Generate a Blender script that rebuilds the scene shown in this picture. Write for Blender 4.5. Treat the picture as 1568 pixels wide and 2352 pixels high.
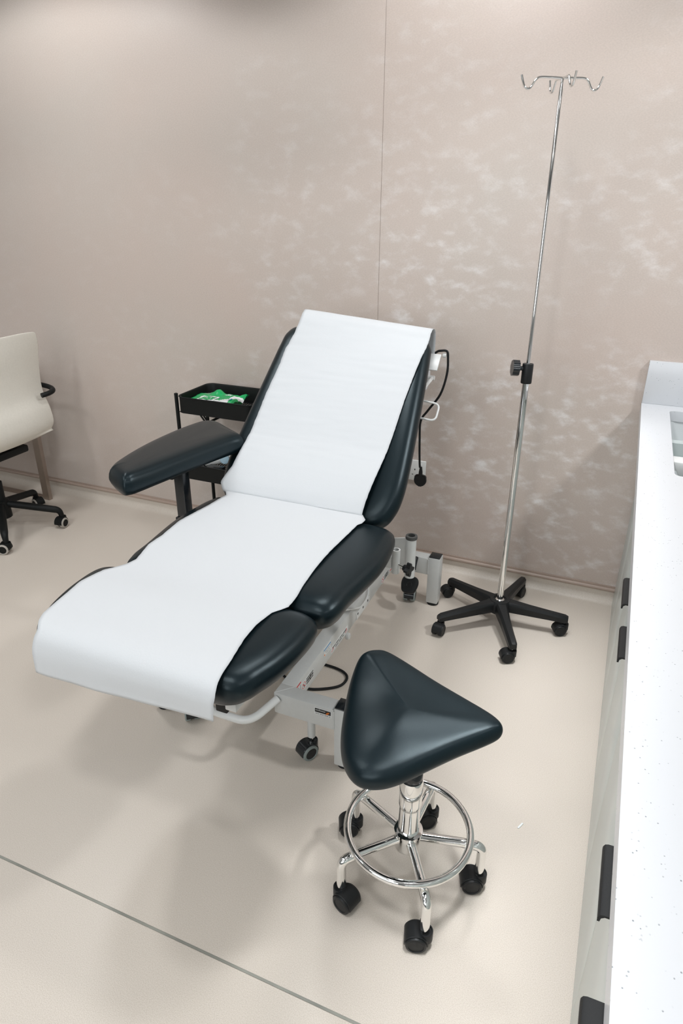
import bpy, bmesh, math, random
from mathutils import Vector, Matrix, noise
random.seed(7)
PI = math.pi
for o in list(bpy.data.objects): bpy.data.objects.remove(o)
scene = bpy.context.scene
COL = scene.collection

# ------------------------------------------------------------------ camera
YAW, PITCH, ROLL, FPX = 0.39592, -0.43762, 0.00612, 1535.7
CAM = Vector((0.0, -2.7559, 1.5975))
_f = Vector((-math.sin(YAW)*math.cos(PITCH), math.cos(YAW)*math.cos(PITCH), math.sin(PITCH)))
_r = Vector((math.cos(YAW), math.sin(YAW), 0)); _u = _r.cross(_f)
_r2 = _r*math.cos(ROLL)+_u*math.sin(ROLL); _u2 = -_r*math.sin(ROLL)+_u*math.cos(ROLL)
cd = bpy.data.cameras.new('camera'); cam = bpy.data.objects.new('camera', cd); COL.objects.link(cam)
cam.matrix_world = Matrix(((_r2.x,_u2.x,-_f.x,CAM.x),(_r2.y,_u2.y,-_f.y,CAM.y),(_r2.z,_u2.z,-_f.z,CAM.z),(0,0,0,1)))
cd.sensor_fit = 'VERTICAL'; cd.sensor_height = 36.0; cd.lens = FPX/2352*36.0
cd.clip_start = 0.02
scene.camera = cam

# ------------------------------------------------------------------ world, lights, exposure
scene.view_settings.view_transform = 'Standard'; scene.view_settings.look = 'None'
scene.view_settings.gamma = 1.0; scene.view_settings.use_curve_mapping = False
scene.view_settings.exposure = 0.36
w = bpy.data.worlds.new('world'); scene.world = w; w.use_nodes = True
w.node_tree.nodes['Background'].inputs[0].default_value = (0.9, 0.95, 1, 1)
w.node_tree.nodes['Background'].inputs[1].default_value = 0.3
CEIL = 2.72
def downlight(x, y, power):
    l = bpy.data.lights.new('downlight', 'SPOT'); l.energy = power; l.color = (0.965, 0.985, 1.0)
    l.shadow_soft_size = 0.13; l.spot_size = math.radians(146); l.spot_blend = 0.16
    o = bpy.data.objects.new('downlight', l); COL.objects.link(o); o.location = (x, y, CEIL-0.03)
LIGHTS = [(1.23, -0.75, 112), (-0.60, -0.75, 36), (-2.43, -0.75, 36),
          (1.23, -2.5, 22), (-0.60, -2.5, 32), (-2.43, -2.5, 34),
          (-0.60, -4.2, 12), (-2.43, -4.2, 14), (1.23, -4.2, 8)]
for a in LIGHTS: downlight(*a)

def panel(name, x, y, sx, sy, power, spread):
    l = bpy.data.lights.new(name, 'AREA'); l.energy = power; l.color = (0.965, 0.985, 1.0); l.shape = 'RECTANGLE'
    l.size = sx; l.size_y = sy; l.spread = math.radians(spread)
    o = bpy.data.objects.new(name, l); COL.objects.link(o); o.location = (x, y, CEIL-0.015)
FILL_PANELS = [('added_linear_fill', -0.10, -1.75, 0.07, 3.0, 2.9, 22), ('added_panel_fill', -1.5, -3.6, 1.2, 0.6, 4, 180), ('added_panel_fill', -3.3, -2.2, 0.6, 1.2, 8, 180)]  # unseen fill lamps added on the ceiling; the strip brightens floor by the cabinets
for a in FILL_PANELS: panel(*a)
# unseen frontal fill added behind the camera, given a window frame further down
l = bpy.data.lights.new('added_front_fill', 'AREA'); l.energy = 34; l.color = (0.95, 0.98, 1.0); l.shape = 'RECTANGLE'; l.size = 2.6; l.size_y = 1.3
wo = bpy.data.objects.new('added_front_fill', l); COL.objects.link(wo); wo.location = (-1.3, -5.17, 1.75); wo.rotation_euler = (math.radians(90), 0, 0)

# ------------------------------------------------------------------ materials
def mat(name, col, rough=0.5, metal=0.0, bump=0.0, bscale=200.0, var=0.0, vscale=20.0, spec=0.5, coat=0.0, trans=0.0):
    m = bpy.data.materials.new(name); m.use_nodes = True
    nt = m.node_tree; b = nt.nodes['Principled BSDF']
    b.inputs['Base Color'].default_value = (*col, 1); b.inputs['Roughness'].default_value = rough
    b.inputs['Metallic'].default_value = metal; b.inputs['Specular IOR Level'].default_value = spec
    if coat: b.inputs['Coat Weight'].default_value = coat; b.inputs['Coat Roughness'].default_value = 0.08
    tc = nt.nodes.new('ShaderNodeTexCoord')
    if var:
        n = nt.nodes.new('ShaderNodeTexNoise'); n.inputs['Scale'].default_value = vscale; n.inputs['Detail'].default_value = 4
        nt.links.new(tc.outputs['Object'], n.inputs['Vector'])
        mx = nt.nodes.new('ShaderNodeMix'); mx.data_type = 'RGBA'
        mx.inputs[6].default_value = (*[c*(1-var) for c in col], 1); mx.inputs[7].default_value = (*[min(1, c*(1+var)) for c in col], 1)
        nt.links.new(n.outputs['Fac'], mx.inputs[0]); nt.links.new(mx.outputs[2], b.inputs['Base Color'])
    if bump:
        n = nt.nodes.new('ShaderNodeTexNoise'); n.inputs['Scale'].default_value = bscale; n.inputs['Detail'].default_value = 3
        nt.links.new(tc.outputs['Object'], n.inputs['Vector'])
        bp = nt.nodes.new('ShaderNodeBump'); bp.inputs['Strength'].default_value = bump; bp.inputs['Distance'].default_value = 0.002
        nt.links.new(n.outputs['Fac'], bp.inputs['Height']); nt.links.new(bp.outputs['Normal'], b.inputs['Normal'])
    return m

M = {}
M['vinyl'] = mat('black_vinyl', (0.004, 0.009, 0.012), 0.30, bump=0.10, bscale=900, spec=0.33)
M['vinyl'].node_tree.nodes['Principled BSDF'].inputs['Specular Tint'].default_value = (0.78, 0.94, 1.0, 1)
M['chrome'] = mat('chrome', (0.86, 0.86, 0.85), 0.05, metal=1.0, var=0.03)
M['white_steel'] = mat('white_powder_coat', (0.60, 0.61, 0.60), 0.38, var=0.04, vscale=60)
M['plastic'] = mat('black_plastic', (0.012, 0.013, 0.014), 0.42, bump=0.15, bscale=900, spec=0.3)
M['rubber'] = mat('black_rubber', (0.008, 0.009, 0.010), 0.6, var=0.1, spec=0.3)
M['tyre'] = mat('grey_tyre', (0.25, 0.29, 0.28), 0.55, var=0.05)
M['tyre_warm'] = mat('warm_grey_tyre', (0.42, 0.39, 0.35), 0.55, var=0.05)
M['paper'] = mat('white_paper', (0.62, 0.64, 0.66), 0.75, bump=0.15, bscale=260, spec=0.2)
M['black_steel'] = mat('black_steel', (0.006, 0.007, 0.007), 0.5, bump=0.05, spec=0.22)
M['gloss_black'] = mat('gloss_black', (0.012, 0.015, 0.018), 0.18, var=0.1)
M['green'] = mat('green_film', (0.0, 0.36, 0.10), 0.3, var=0.12, vscale=30)
M['white_print'] = mat('white_print', (0.78, 0.80, 0.80), 0.4, var=0.02)
M['red_print'] = mat('red_print', (0.62, 0.02, 0.02), 0.5, var=0.02)
M['black_print'] = mat('black_print', (0.01, 0.01, 0.01), 0.5, var=0.02)
M['blue_print'] = mat('blue_print', (0.02, 0.25, 0.55), 0.5, var=0.02)
M['orange_print'] = mat('orange_print', (0.85, 0.22, 0.02), 0.5, var=0.02)
M['grey_print'] = mat('grey_print', (0.25, 0.27, 0.28), 0.5, var=0.02)
M['cream'] = mat('cream_fabric', (0.74, 0.71, 0.64), 0.9, bump=0.5, bscale=700, var=0.06, vscale=120)
M['bronze'] = mat('bronze_steel', (0.42, 0.36, 0.32), 0.3, metal=1.0, var=0.1)
M['laminate'] = mat('grey_laminate', (0.50, 0.56, 0.55), 0.22, var=0.02, vscale=5)
M['white_plastic'] = mat('white_plastic', (0.72, 0.73, 0.72), 0.35, var=0.03)
M['collar'] = mat('dark_collar', (0.06, 0.062, 0.06), 0.5, var=0.03)
M['desk'] = mat('white_laminate', (0.7, 0.7, 0.68), 0.4, var=0.03)
M['ceil'] = mat('ceiling_paint', (0.50, 0.51, 0.52), 0.9, var=0.02)
M['plain'] = mat('room_paint', (0.36, 0.355, 0.35), 0.8, var=0.04)
M['bead'] = mat('brown_bead', (0.40, 0.31, 0.26), 0.35, var=0.06)
M['dusk'] = mat('grey_green_paint', (0.22, 0.24, 0.24), 0.7, var=0.05)
M['basin'] = mat('white_basin', (0.62, 0.65, 0.66), 0.3, var=0.02)
M['blue_pale'] = mat('pale_blue_plastic', (0.35, 0.52, 0.62), 0.4, var=0.03)
M['wood_dark'] = mat('desk_modesty', (0.35, 0.32, 0.29), 0.6, var=0.05)

def N(nt, t, **k):
    n = nt.nodes.new(t)
    for a, v in k.items(): setattr(n, a, v)
    return n
def wall_material():
    m = bpy.data.materials.new('mottled_plaster'); m.use_nodes = True; nt = m.node_tree; L = nt.links
    b = nt.nodes['Principled BSDF']; tc = N(nt, 'ShaderNodeTexCoord')
    # broad warm / grey drift
    n1 = N(nt, 'ShaderNodeTexNoise'); n1.inputs['Scale'].default_value = 1.3; n1.inputs['Detail'].default_value = 3
    L.new(tc.outputs['Object'], n1.inputs['Vector'])
    r1 = N(nt, 'ShaderNodeMapRange'); r1.inputs[1].default_value = 0.3; r1.inputs[2].default_value = 0.7
    L.new(n1.outputs['Fac'], r1.inputs[0])
    m1 = N(nt, 'ShaderNodeMix', data_type='RGBA'); m1.inputs[6].default_value = (0.545, 0.455, 0.405, 1); m1.inputs[7].default_value = (0.522, 0.465, 0.420, 1)
    L.new(r1.outputs[0], m1.inputs[0])
    # cloudy pale flecks, in drifting patches
    mp = N(nt, 'ShaderNodeMapping'); mp.inputs['Rotation'].default_value = (0, 0.6, 0); mp.inputs['Scale'].default_value = (1.0, 1.0, 1.7)
    L.new(tc.outputs['Object'], mp.inputs['Vector'])
    n2 = N(nt, 'ShaderNodeTexNoise'); n2.inputs['Scale'].default_value = 12; n2.inputs['Detail'].default_value = 6; n2.inputs['Roughness'].default_value = 0.55; n2.inputs['Distortion'].default_value = 0.1
    L.new(mp.outputs[0], n2.inputs['Vector'])
    r2 = N(nt, 'ShaderNodeMapRange', interpolation_type='SMOOTHSTEP'); r2.inputs[1].default_value = 0.45; r2.inputs[2].default_value = 0.80
    L.new(n2.outputs['Fac'], r2.inputs[0])
    n3 = N(nt, 'ShaderNodeTexNoise'); n3.inputs['Scale'].default_value = 1.9; n3.inputs['Detail'].default_value = 2
    mp3 = N(nt, 'ShaderNodeMapping'); mp3.inputs['Location'].default_value = (3.7, 0, 1.2); L.new(tc.outputs['Object'], mp3.inputs['Vector']); L.new(mp3.outputs[0], n3.inputs['Vector'])
    sx = N(nt, 'ShaderNodeSeparateXYZ'); L.new(tc.outputs['Object'], sx.inputs[0])
    rx = N(nt, 'ShaderNodeMapRange', interpolation_type='SMOOTHSTEP'); rx.inputs[1].default_value = -2.4; rx.inputs[2].default_value = -0.7; rx.inputs[3].default_value = 0.10; rx.inputs[4].default_value = 0.85
    L.new(sx.outputs[0], rx.inputs[0])
    r3 = N(nt, 'ShaderNodeMapRange', interpolation_type='SMOOTHSTEP'); r3.inputs[1].default_value = 0.32; r3.inputs[2].default_value = 0.58
    L.new(n3.outputs['Fac'], r3.inputs[0])
    rz = N(nt, 'ShaderNodeMapRange', interpolation_type='SMOOTHSTEP'); rz.inputs[1].default_value = 2.1; rz.inputs[2].default_value = 0.9; rz.inputs[3].default_value = 0.30; rz.inputs[4].default_value = 1.0
    L.new(sx.outputs[2], rz.inputs[0]); mz = N(nt, 'ShaderNodeMath', operation='MULTIPLY'); L.new(rz.outputs[0], mz.inputs[0]); L.new(rx.outputs[0], mz.inputs[1])
    mu = N(nt, 'ShaderNodeMath', operation='MULTIPLY'); L.new(r3.outputs[0], mu.inputs[0]); L.new(mz.outputs[0], mu.inputs[1])
    mu2 = N(nt, 'ShaderNodeMath', operation='MULTIPLY'); L.new(r2.outputs[0], mu2.inputs[0]); L.new(mu.outputs[0], mu2.inputs[1])
    m2 = N(nt, 'ShaderNodeMix', data_type='RGBA'); m2.inputs[7].default_value = (0.80, 0.785, 0.78, 1)
    L.new(mu2.outputs[0], m2.inputs[0]); L.new(m1.outputs[2], m2.inputs[6])
    # fine nap
    n4 = N(nt, 'ShaderNodeTexNoise'); n4.inputs['Scale'].default_value = 160; n4.inputs['Detail'].default_value = 3
    L.new(mp.outputs[0], n4.inputs['Vector'])
    r4 = N(nt, 'ShaderNodeMapRange'); r4.inputs[3].default_value = 0.86; r4.inputs[4].default_value = 1.14; L.new(n4.outputs['Fac'], r4.inputs[0])
    hs = N(nt, 'ShaderNodeHueSaturation'); L.new(r4.outputs[0], hs.inputs['Value']); L.new(m2.outputs[2], hs.inputs['Color'])
    L.new(hs.outputs[0], b.inputs['Base Color'])
    b.inputs['Roughness'].default_value = 0.42; b.inputs['Metallic'].default_value = 0.0; b.inputs['Specular IOR Level'].default_value = 0.5
    b.inputs['Sheen Weight'].default_value = 0.0
    bp = N(nt, 'ShaderNodeBump'); bp.inputs['Strength'].default_value = 0.12; bp.inputs['Distance'].default_value = 0.004
    L.new(n2.outputs['Fac'], bp.inputs['Height']); L.new(bp.outputs[0], b.inputs['Normal'])
    return m
M['wall'] = wall_material()
def floor_material():
    m = bpy.data.materials.new('beige_safety_vinyl'); m.use_nodes = True; nt = m.node_tree; L = nt.links
    b = nt.nodes['Principled BSDF']; tc = N(nt, 'ShaderNodeTexCoord')
    n = N(nt, 'ShaderNodeTexNoise'); n.inputs['Scale'].default_value = 520; n.inputs['Detail'].default_value = 2
    L.new(tc.outputs['Object'], n.inputs['Vector'])
    r = N(nt, 'ShaderNodeMapRange'); r.inputs[1].default_value = 0.3; r.inputs[2].default_value = 0.62; L.new(n.outputs['Fac'], r.inputs[0])
    mx = N(nt, 'ShaderNodeMix', data_type='RGBA'); mx.inputs[6].default_value = (0.550, 0.485, 0.415, 1); mx.inputs[7].default_value = (0.685, 0.622, 0.555, 1)
    L.new(r.outputs[0], mx.inputs[0]); L.new(mx.outputs[2], b.inputs['Base Color'])
    b.inputs['Roughness'].default_value = 0.36; b.inputs['Specular IOR Level'].default_value = 0.5
    bp = N(nt, 'ShaderNodeBump'); bp.inputs['Strength'].default_value = 0.2; bp.inputs['Distance'].default_value = 0.001
    L.new(n.outputs['Fac'], bp.inputs['Height']); L.new(bp.outputs[0], b.inputs['Normal'])
    return m
M['floor'] = floor_material()
def quartz_material():
    m = bpy.data.materials.new('speckled_quartz'); m.use_nodes = True; nt = m.node_tree; L = nt.links
    b = nt.nodes['Principled BSDF']; tc = N(nt, 'ShaderNodeTexCoord')
    v = N(nt, 'ShaderNodeTexVoronoi'); v.inputs['Scale'].default_value = 130; L.new(tc.outputs['Object'], v.inputs['Vector'])
    n = N(nt, 'ShaderNodeTexNoise'); n.inputs['Scale'].default_value = 60; L.new(tc.outputs['Object'], n.inputs['Vector'])
    r = N(nt, 'ShaderNodeMapRange'); r.inputs[1].default_value = 0.17; r.inputs[2].default_value = 0.10; L.new(v.outputs['Distance'], r.inputs[0])
    r2 = N(nt, 'ShaderNodeMapRange'); r2.inputs[1].default_value = 0.5; r2.inputs[2].default_value = 0.62; L.new(n.outputs['Fac'], r2.inputs[0])
    mu = N(nt, 'ShaderNodeMath', operation='MULTIPLY'); L.new(r.outputs[0], mu.inputs[0]); L.new(r2.outputs[0], mu.inputs[1])
    mx = N(nt, 'ShaderNodeMix', data_type='RGBA'); mx.inputs[6].default_value = (0.60, 0.615, 0.64, 1); mx.inputs[7].default_value = (0.22, 0.24, 0.26, 1)
    L.new(mu.outputs[0], mx.inputs[0]); L.new(mx.outputs[2], b.inputs['Base Color'])
    b.inputs['Roughness'].default_value = 0.25
    return m
M['quartz'] = quartz_material()

# ------------------------------------------------------------------ mesh helpers (all coordinates are world coordinates)
def V(*a): return Vector(a if len(a) > 1 else a[0])
def catmull(pts, n=8, closed=False):
    P = [Vector(p) for p in pts]; out = []; m = len(P); rng = m if closed else m-1
    for i in range(rng):
        if closed: p0, p1, p2, p3 = P[(i-1) % m], P[i], P[(i+1) % m], P[(i+2) % m]
        else: p0, p1, p2, p3 = P[max(i-1, 0)], P[i], P[i+1], P[min(i+2, m-1)]
        for k in range(n):
            t = k/n
            out.append(0.5*((2*p1)+(p2-p0)*t+(2*p0-5*p1+4*p2-p3)*t*t+(3*p1-p0-3*p2+p3)*t**3))
    if not closed: out.append(P[-1].copy())
    return out
def fillet(pts, r, n=6):
    """polyline with rounded corners"""
    P = [Vector(p) for p in pts]; out = [P[0]]
    for i in range(1, len(P)-1):
        a, b, c = P[i-1], P[i], P[i+1]; d1 = (a-b); d2 = (c-b)
        q = min(r, d1.length*0.49, d2.length*0.49); s = b+d1.normalized()*q; e = b+d2.normalized()*q
        for k in range(n+1):
            t = k/n; out.append((1-t)**2*s+2*t*(1-t)*b+t*t*e)
    out.append(P[-1]); return out
def tube(bm, pts, r, seg=12, closed=False, caps=True, flat=1.0):
    P = [Vector(p) for p in pts]; n = len(P); rings = []
    rad = r if callable(r) else (lambda t: r)
    t0 = (P[1]-P[0]).normalized(); ref = Vector((0, 0, 1)) if abs(t0.z) < 0.9 else Vector((1, 0, 0))
    nrm = (ref-t0*ref.dot(t0)).normalized()
    for i in range(n):
        a = P[(i-1) % n] if (closed or i > 0) else P[i]; b = P[(i+1) % n] if (closed or i < n-1) else P[i]
        t = (b-a).normalized(); nrm = (nrm-t*nrm.dot(t)).normalized(); bi = t.cross(nrm)
        rr = rad(i/(n-1 if n > 1 else 1))
        rings.append([bm.verts.new(P[i]+(nrm*math.cos(2*PI*k/seg)*flat+bi*math.sin(2*PI*k/seg))*rr) for k in range(seg)])
    m = n if closed else n-1
    for i in range(m):
        A, B = rings[i], rings[(i+1) % n]
        for k in range(seg):
            try: bm.faces.new((A[k], A[(k+1) % seg], B[(k+1) % seg], B[k]))
            except ValueError: pass
    if caps and not closed:
        bm.faces.new(rings[0][::-1]); bm.faces.new(rings[-1])
def lathe(bm, prof, c, axis=(0, 0, 1), seg=24, cap=True):
    """prof: list of (radius, height along axis)"""
    a = Vector(axis).normalized(); ref = Vector((1, 0, 0)) if abs(a.x) < 0.9 else Vector((0, 1, 0))
    x = (ref-a*ref.dot(a)).normalized(); y = a.cross(x); c = Vector(c); rings = []
    for r, h in prof:
        rings.append([bm.verts.new(c+a*h+(x*math.cos(2*PI*k/seg)+y*math.sin(2*PI*k/seg))*max(r, 1e-5)) for k in range(seg)])
    for A, B in zip(rings[:-1], rings[1:]):
        for k in range(seg): bm.faces.new((A[k], A[(k+1) % seg], B[(k+1) % seg], B[k]))
    if cap: bm.faces.new(rings[0][::-1]); bm.faces.new(rings[-1])
def box(bm, lo, hi, bev=0.0, mtx=None, seg=2):
    r = bmesh.ops.create_cube(bm, size=1.0); vs = r['verts']
    lo, hi = Vector(lo), Vector(hi); c = (lo+hi)/2; s = hi-lo
    for v in vs: v.co = Vector((v.co.x*s.x+c.x, v.co.y*s.y+c.y, v.co.z*s.z+c.z))
    if bev:
        es = list({e for v in vs for e in v.link_edges})
        r2 = bmesh.ops.bevel(bm, geom=es, offset=bev, segments=seg, affect='EDGES', profile=0.5)
        vs = list({v for f in r2['faces'] for v in f.verts} | {v for v in vs if v.is_valid})
    if mtx is not None:
        for v in vs: v.co = mtx @ v.co
    return vs
def prism(bm, outline, axis_vec, base=None, bev=0):
    """extrude planar outline (3D points) along axis_vec"""
    a = [bm.verts.new(Vector(p)) for p in outline]; d = Vector(axis_vec)
    b = [bm.verts.new(Vector(p)+d) for p in outline]; n = len(a)
    bm.faces.new(a[::-1]); bm.faces.new(b)
    for k in range(n): bm.faces.new((a[k], a[(k+1) % n], b[(k+1) % n], b[k]))
def world_of(o):
    p = Vector((0, 0, 0))
    while o is not None: p += o.location; o = o.parent
    return p
def obj(name, bm, material, parent=None, smooth=40, label=None, loc=None, mods=None):
    me = bpy.data.meshes.new(name)
    bmesh.ops.recalc_face_normals(bm, faces=bm.faces)
    bm.to_mesh(me); bm.free()
    mats = material if isinstance(material, (list, tuple)) else [material]
    for m in mats: me.materials.append(m)
    if smooth:
        for p in me.polygons: p.use_smooth = True
        me.set_sharp_from_angle(angle=math.radians(smooth))
    o = bpy.data.objects.new(name, me); COL.objects.link(o)
    off = Vector(loc) if loc is not None else (world_of(parent) if parent is not None else Vector((0, 0, 0)))
    me.transform(Matrix.Translation(-off))
    if parent is not None:
        o.parent = parent
        if loc is not None: o.location = off-world_of(parent)
    else: o.location = off
    if label: o['label'] = label
    return o
def thing(name, label, cat, loc, group=None):
    o = bpy.data.objects.new(name, None); COL.objects.link(o); o.location = loc; o.empty_display_size = 0.1
    o['label'] = label; o['category'] = cat
    if group: o['group'] = group
    return o
def tag(o, label, cat, group=None):
    o['label'] = label; o['category'] = cat
    if group: o['group'] = group
    return o
def struct(o): o['kind'] = 'structure'; return o
B = bmesh.new

def arc_outline(ctrl, n=7): return catmull([Vector((x, y, 0)) for x, y in ctrl], n, True)
def cushion(bm, outline, h0, h1, rings_b, rings_t, spine=None, warp=None, xf=None):
    """closed pad: outline = list of Vector(x,y,0); rings_t: (inset, drop from top h1); rings_b: (inset, rise above h0)"""
    cx = sum(p.x for p in outline)/len(outline); ys = [p.y for p in outline]; xs = [p.x for p in outline]
    hw = (max(xs)-min(xs))/2; ylo, yhi = min(ys), max(ys)
    if spine is None:
        def spine(p): 
            m = hw*0.75
            lo, hi = ylo+m, yhi-m
            if lo > hi: lo = hi = (ylo+yhi)/2
            return Vector((cx, min(max(p.y, lo), hi), 0))
    rings = []
    seq = [(i, h0+r) for i, r in rings_b]+[(i, h1-d) for i, d in rings_t]
    for ins, h in seq:
        ring = []
        for p in outline:
            s = spine(p); d = p-s; l = d.length
            q = s+d*max(0.03, 1-ins/l)
            z = h+(warp(q.x, q.y, ins) if warp else 0)
            v = Vector((q.x, q.y, z)); ring.append(bm.verts.new(xf(v) if xf else v))
        rings.append(ring)
    n = len(outline)
    for A, C in zip(rings[:-1], rings[1:]):
        for k in range(n): bm.faces.new((A[k], A[(k+1) % n], C[(k+1) % n], C[k]))
    bm.faces.new(rings[0][::-1])
    # close the top with strips across
    T = rings[-1]; c = sum((v.co for v in T), Vector())/n; cv = bm.verts.new(c)
    for k in range(n): bm.faces.new((T[k], T[(k+1) % n], cv))

# ------------------------------------------------------------------ the room
XW0, XW1, YB = -4.3, 2.45, -5.2
bm = B(); box(bm, (XW0, 0.0, 0.0), (-0.9915, 0.1, CEIL), 0.0008); 
wl = struct(obj('wall_back', bm, M['wall'], smooth=0)); wl['label'] = 'mottled beige plaster wall behind the couch'
bm = B(); box(bm, (-0.9905, 0.0, 0.0), (XW1, 0.1, CEIL), 0.0008); pr = obj('wall_panel', bm, M['wall'], wl, smooth=0)
bm = B(); box(bm, (-0.9925, 0.006, 0.0), (-0.9895, 0.05, CEIL)); obj('joint', bm, M['bead'], wl, smooth=0)
for nm, lo, hi in (('wall_left', (XW0-0.1, YB, 0), (XW0, 0.1, CEIL)), ('wall_right', (XW1, YB, 0), (XW1+0.1, 0.1, CEIL)), ('wall_front', (XW0-0.1, YB-0.1, 0), (XW1+0.1, YB, CEIL))):
    bm = B(); box(bm, lo, hi); struct(obj(nm, bm, M['dusk'] if nm == 'wall_front' else M['plain'], smooth=0))
bm = B(); box(bm, (XW0-0.1, YB-0.1, CEIL), (XW1+0.1, 0.1, CEIL+0.1)); struct(obj('ceiling', bm, M['ceil'], smooth=0))
win = None
bm = B()
for lo, hi in (((-2.66, -5.2, 1.04), (-2.60, -5.14, 2.46)), ((0.0, -5.2, 1.04), (0.06, -5.14, 2.46)), ((-2.66, -5.2, 1.04), (0.06, -5.14, 1.10)), ((-2.66, -5.2, 2.40), (0.06, -5.14, 2.46)), ((-1.32, -5.2, 1.10), (-1.28, -5.15, 2.40))): box(bm, lo, hi, 0.004)
struct(obj('added_window_1', bm, M['white_plastic']))  # frame added round the unseen fill lamp; no window is known here
# floor sheet with coved upstand along the back wall, and a welded joint across it
SEAM = -1.9735
def floor_prof():
    p = [(-0.004, 0.062), (-0.004, 0.045)]
    for k in range(9):
        a = PI/2*k/8; p.append((-0.004-0.040*(1-math.cos(a)), 0.040*(1-math.sin(a))+0.0)) 
    return p
bm = B()
up = floor_prof(); prof = up+[(SEAM+0.0035, 0.0), (SEAM+0.0030, -0.0012), (SEAM-0.0030, -0.0012), (SEAM-0.0035, 0.0), (YB, 0.0)]
r0 = [bm.verts.new((XW0, y, z)) for y, z in prof]; r1 = [bm.verts.new((XW1, y, z)) for y, z in prof]
for k in range(len(prof)-1): bm.faces.new((r0[k], r0[k+1], r1[k+1], r1[k]))
fl = struct(obj('floor', bm, M['floor'], smooth=50))
bm = B(); y0 = SEAM
vs = []
for k in range(140):
    x = XW0+(XW1-XW0)*k/139; wob = 0.0006*noise.noise(Vector((x*3, 0, 0)))
    vs.append((bm.verts.new((x, y0+0.0031+wob, 0.0003)), bm.verts.new((x, y0-0.0031+wob, 0.0003))))
for a, b in zip(vs[:-1], vs[1:]): bm.faces.new((a[0], a[1], b[1], b[0]))
M['weld'] = mat('weld_strip', (0.27, 0.27, 0.235), 0.5, var=0.45, vscale=14)
obj('weld_strip', bm, M['weld'], fl, smooth=0)
bm = B()
tube(bm, [(XW0, -0.006, 0.066), (XW1, -0.006, 0.066)], 0.009, 12)
box(bm, (XW0, -0.004, 0.066), (XW1, 0.0, 0.083), 0.001)
tr = struct(obj('trim_1', bm, M['bead'])); tr['label'] = 'brown capping bead along the top of the floor cove'
# ceiling light fittings (each ring round a lamp)
for i, (x, y, p) in enumerate(LIGHTS):
    t = thing('ceiling_light', 'round recessed ceiling downlight with white rim', 'light', (x, y, CEIL), 'recessed downlights in the ceiling')
    bm = B(); lathe(bm, [(0.15, -0.0005), (0.17, -0.008), (0.175, -0.001)], (x, y, CEIL), seg=28, cap=False); obj('rim', bm, M['white_plastic'], t)
    bm = B(); lathe(bm, [(0.001, -0.0012), (0.15, -0.0012), (0.15, -0.0006)], (x, y, CEIL), seg=28, cap=False)
    me = bpy.data.materials.get('lamp_glow')
    if not me:
        me = bpy.data.materials.new('lamp_glow'); me.use_nodes = True
        me.node_tree.nodes['Principled BSDF'].inputs['Emission Color'].default_value = (1, .98, .95, 1)
        me.node_tree.nodes['Principled BSDF'].inputs['Emission Strength'].default_value = 6
    obj('diffuser', bm, me, t)

for (nm, x, y, sx, sy, p, sp), lb in zip(FILL_PANELS, ('added unseen linear fill light above the front edge of the worktop', 'added unseen fill panel on the ceiling behind the couch foot', 'added unseen fill panel on the ceiling above the desk')):
    t = thing('ceiling_light', lb, 'light', (x, y, CEIL))  # casing modelled for an added fill lamp, not a known fitting
    for k, (dx, dy, wx, wy) in enumerate(((-1, 0, 0.012, sy+0.024), (1, 0, 0.012, sy+0.024), (0, -1, sx, 0.012), (0, 1, sx, 0.012))):
        bm = B(); cx_, cy_ = x+dx*(sx/2+0.006), y+dy*(sy/2+0.006); box(bm, (cx_-wx/2, cy_-wy/2, CEIL-0.02), (cx_+wx/2, cy_+wy/2, CEIL), 0.001); obj('frame', bm, M['white_plastic'], t)

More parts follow.
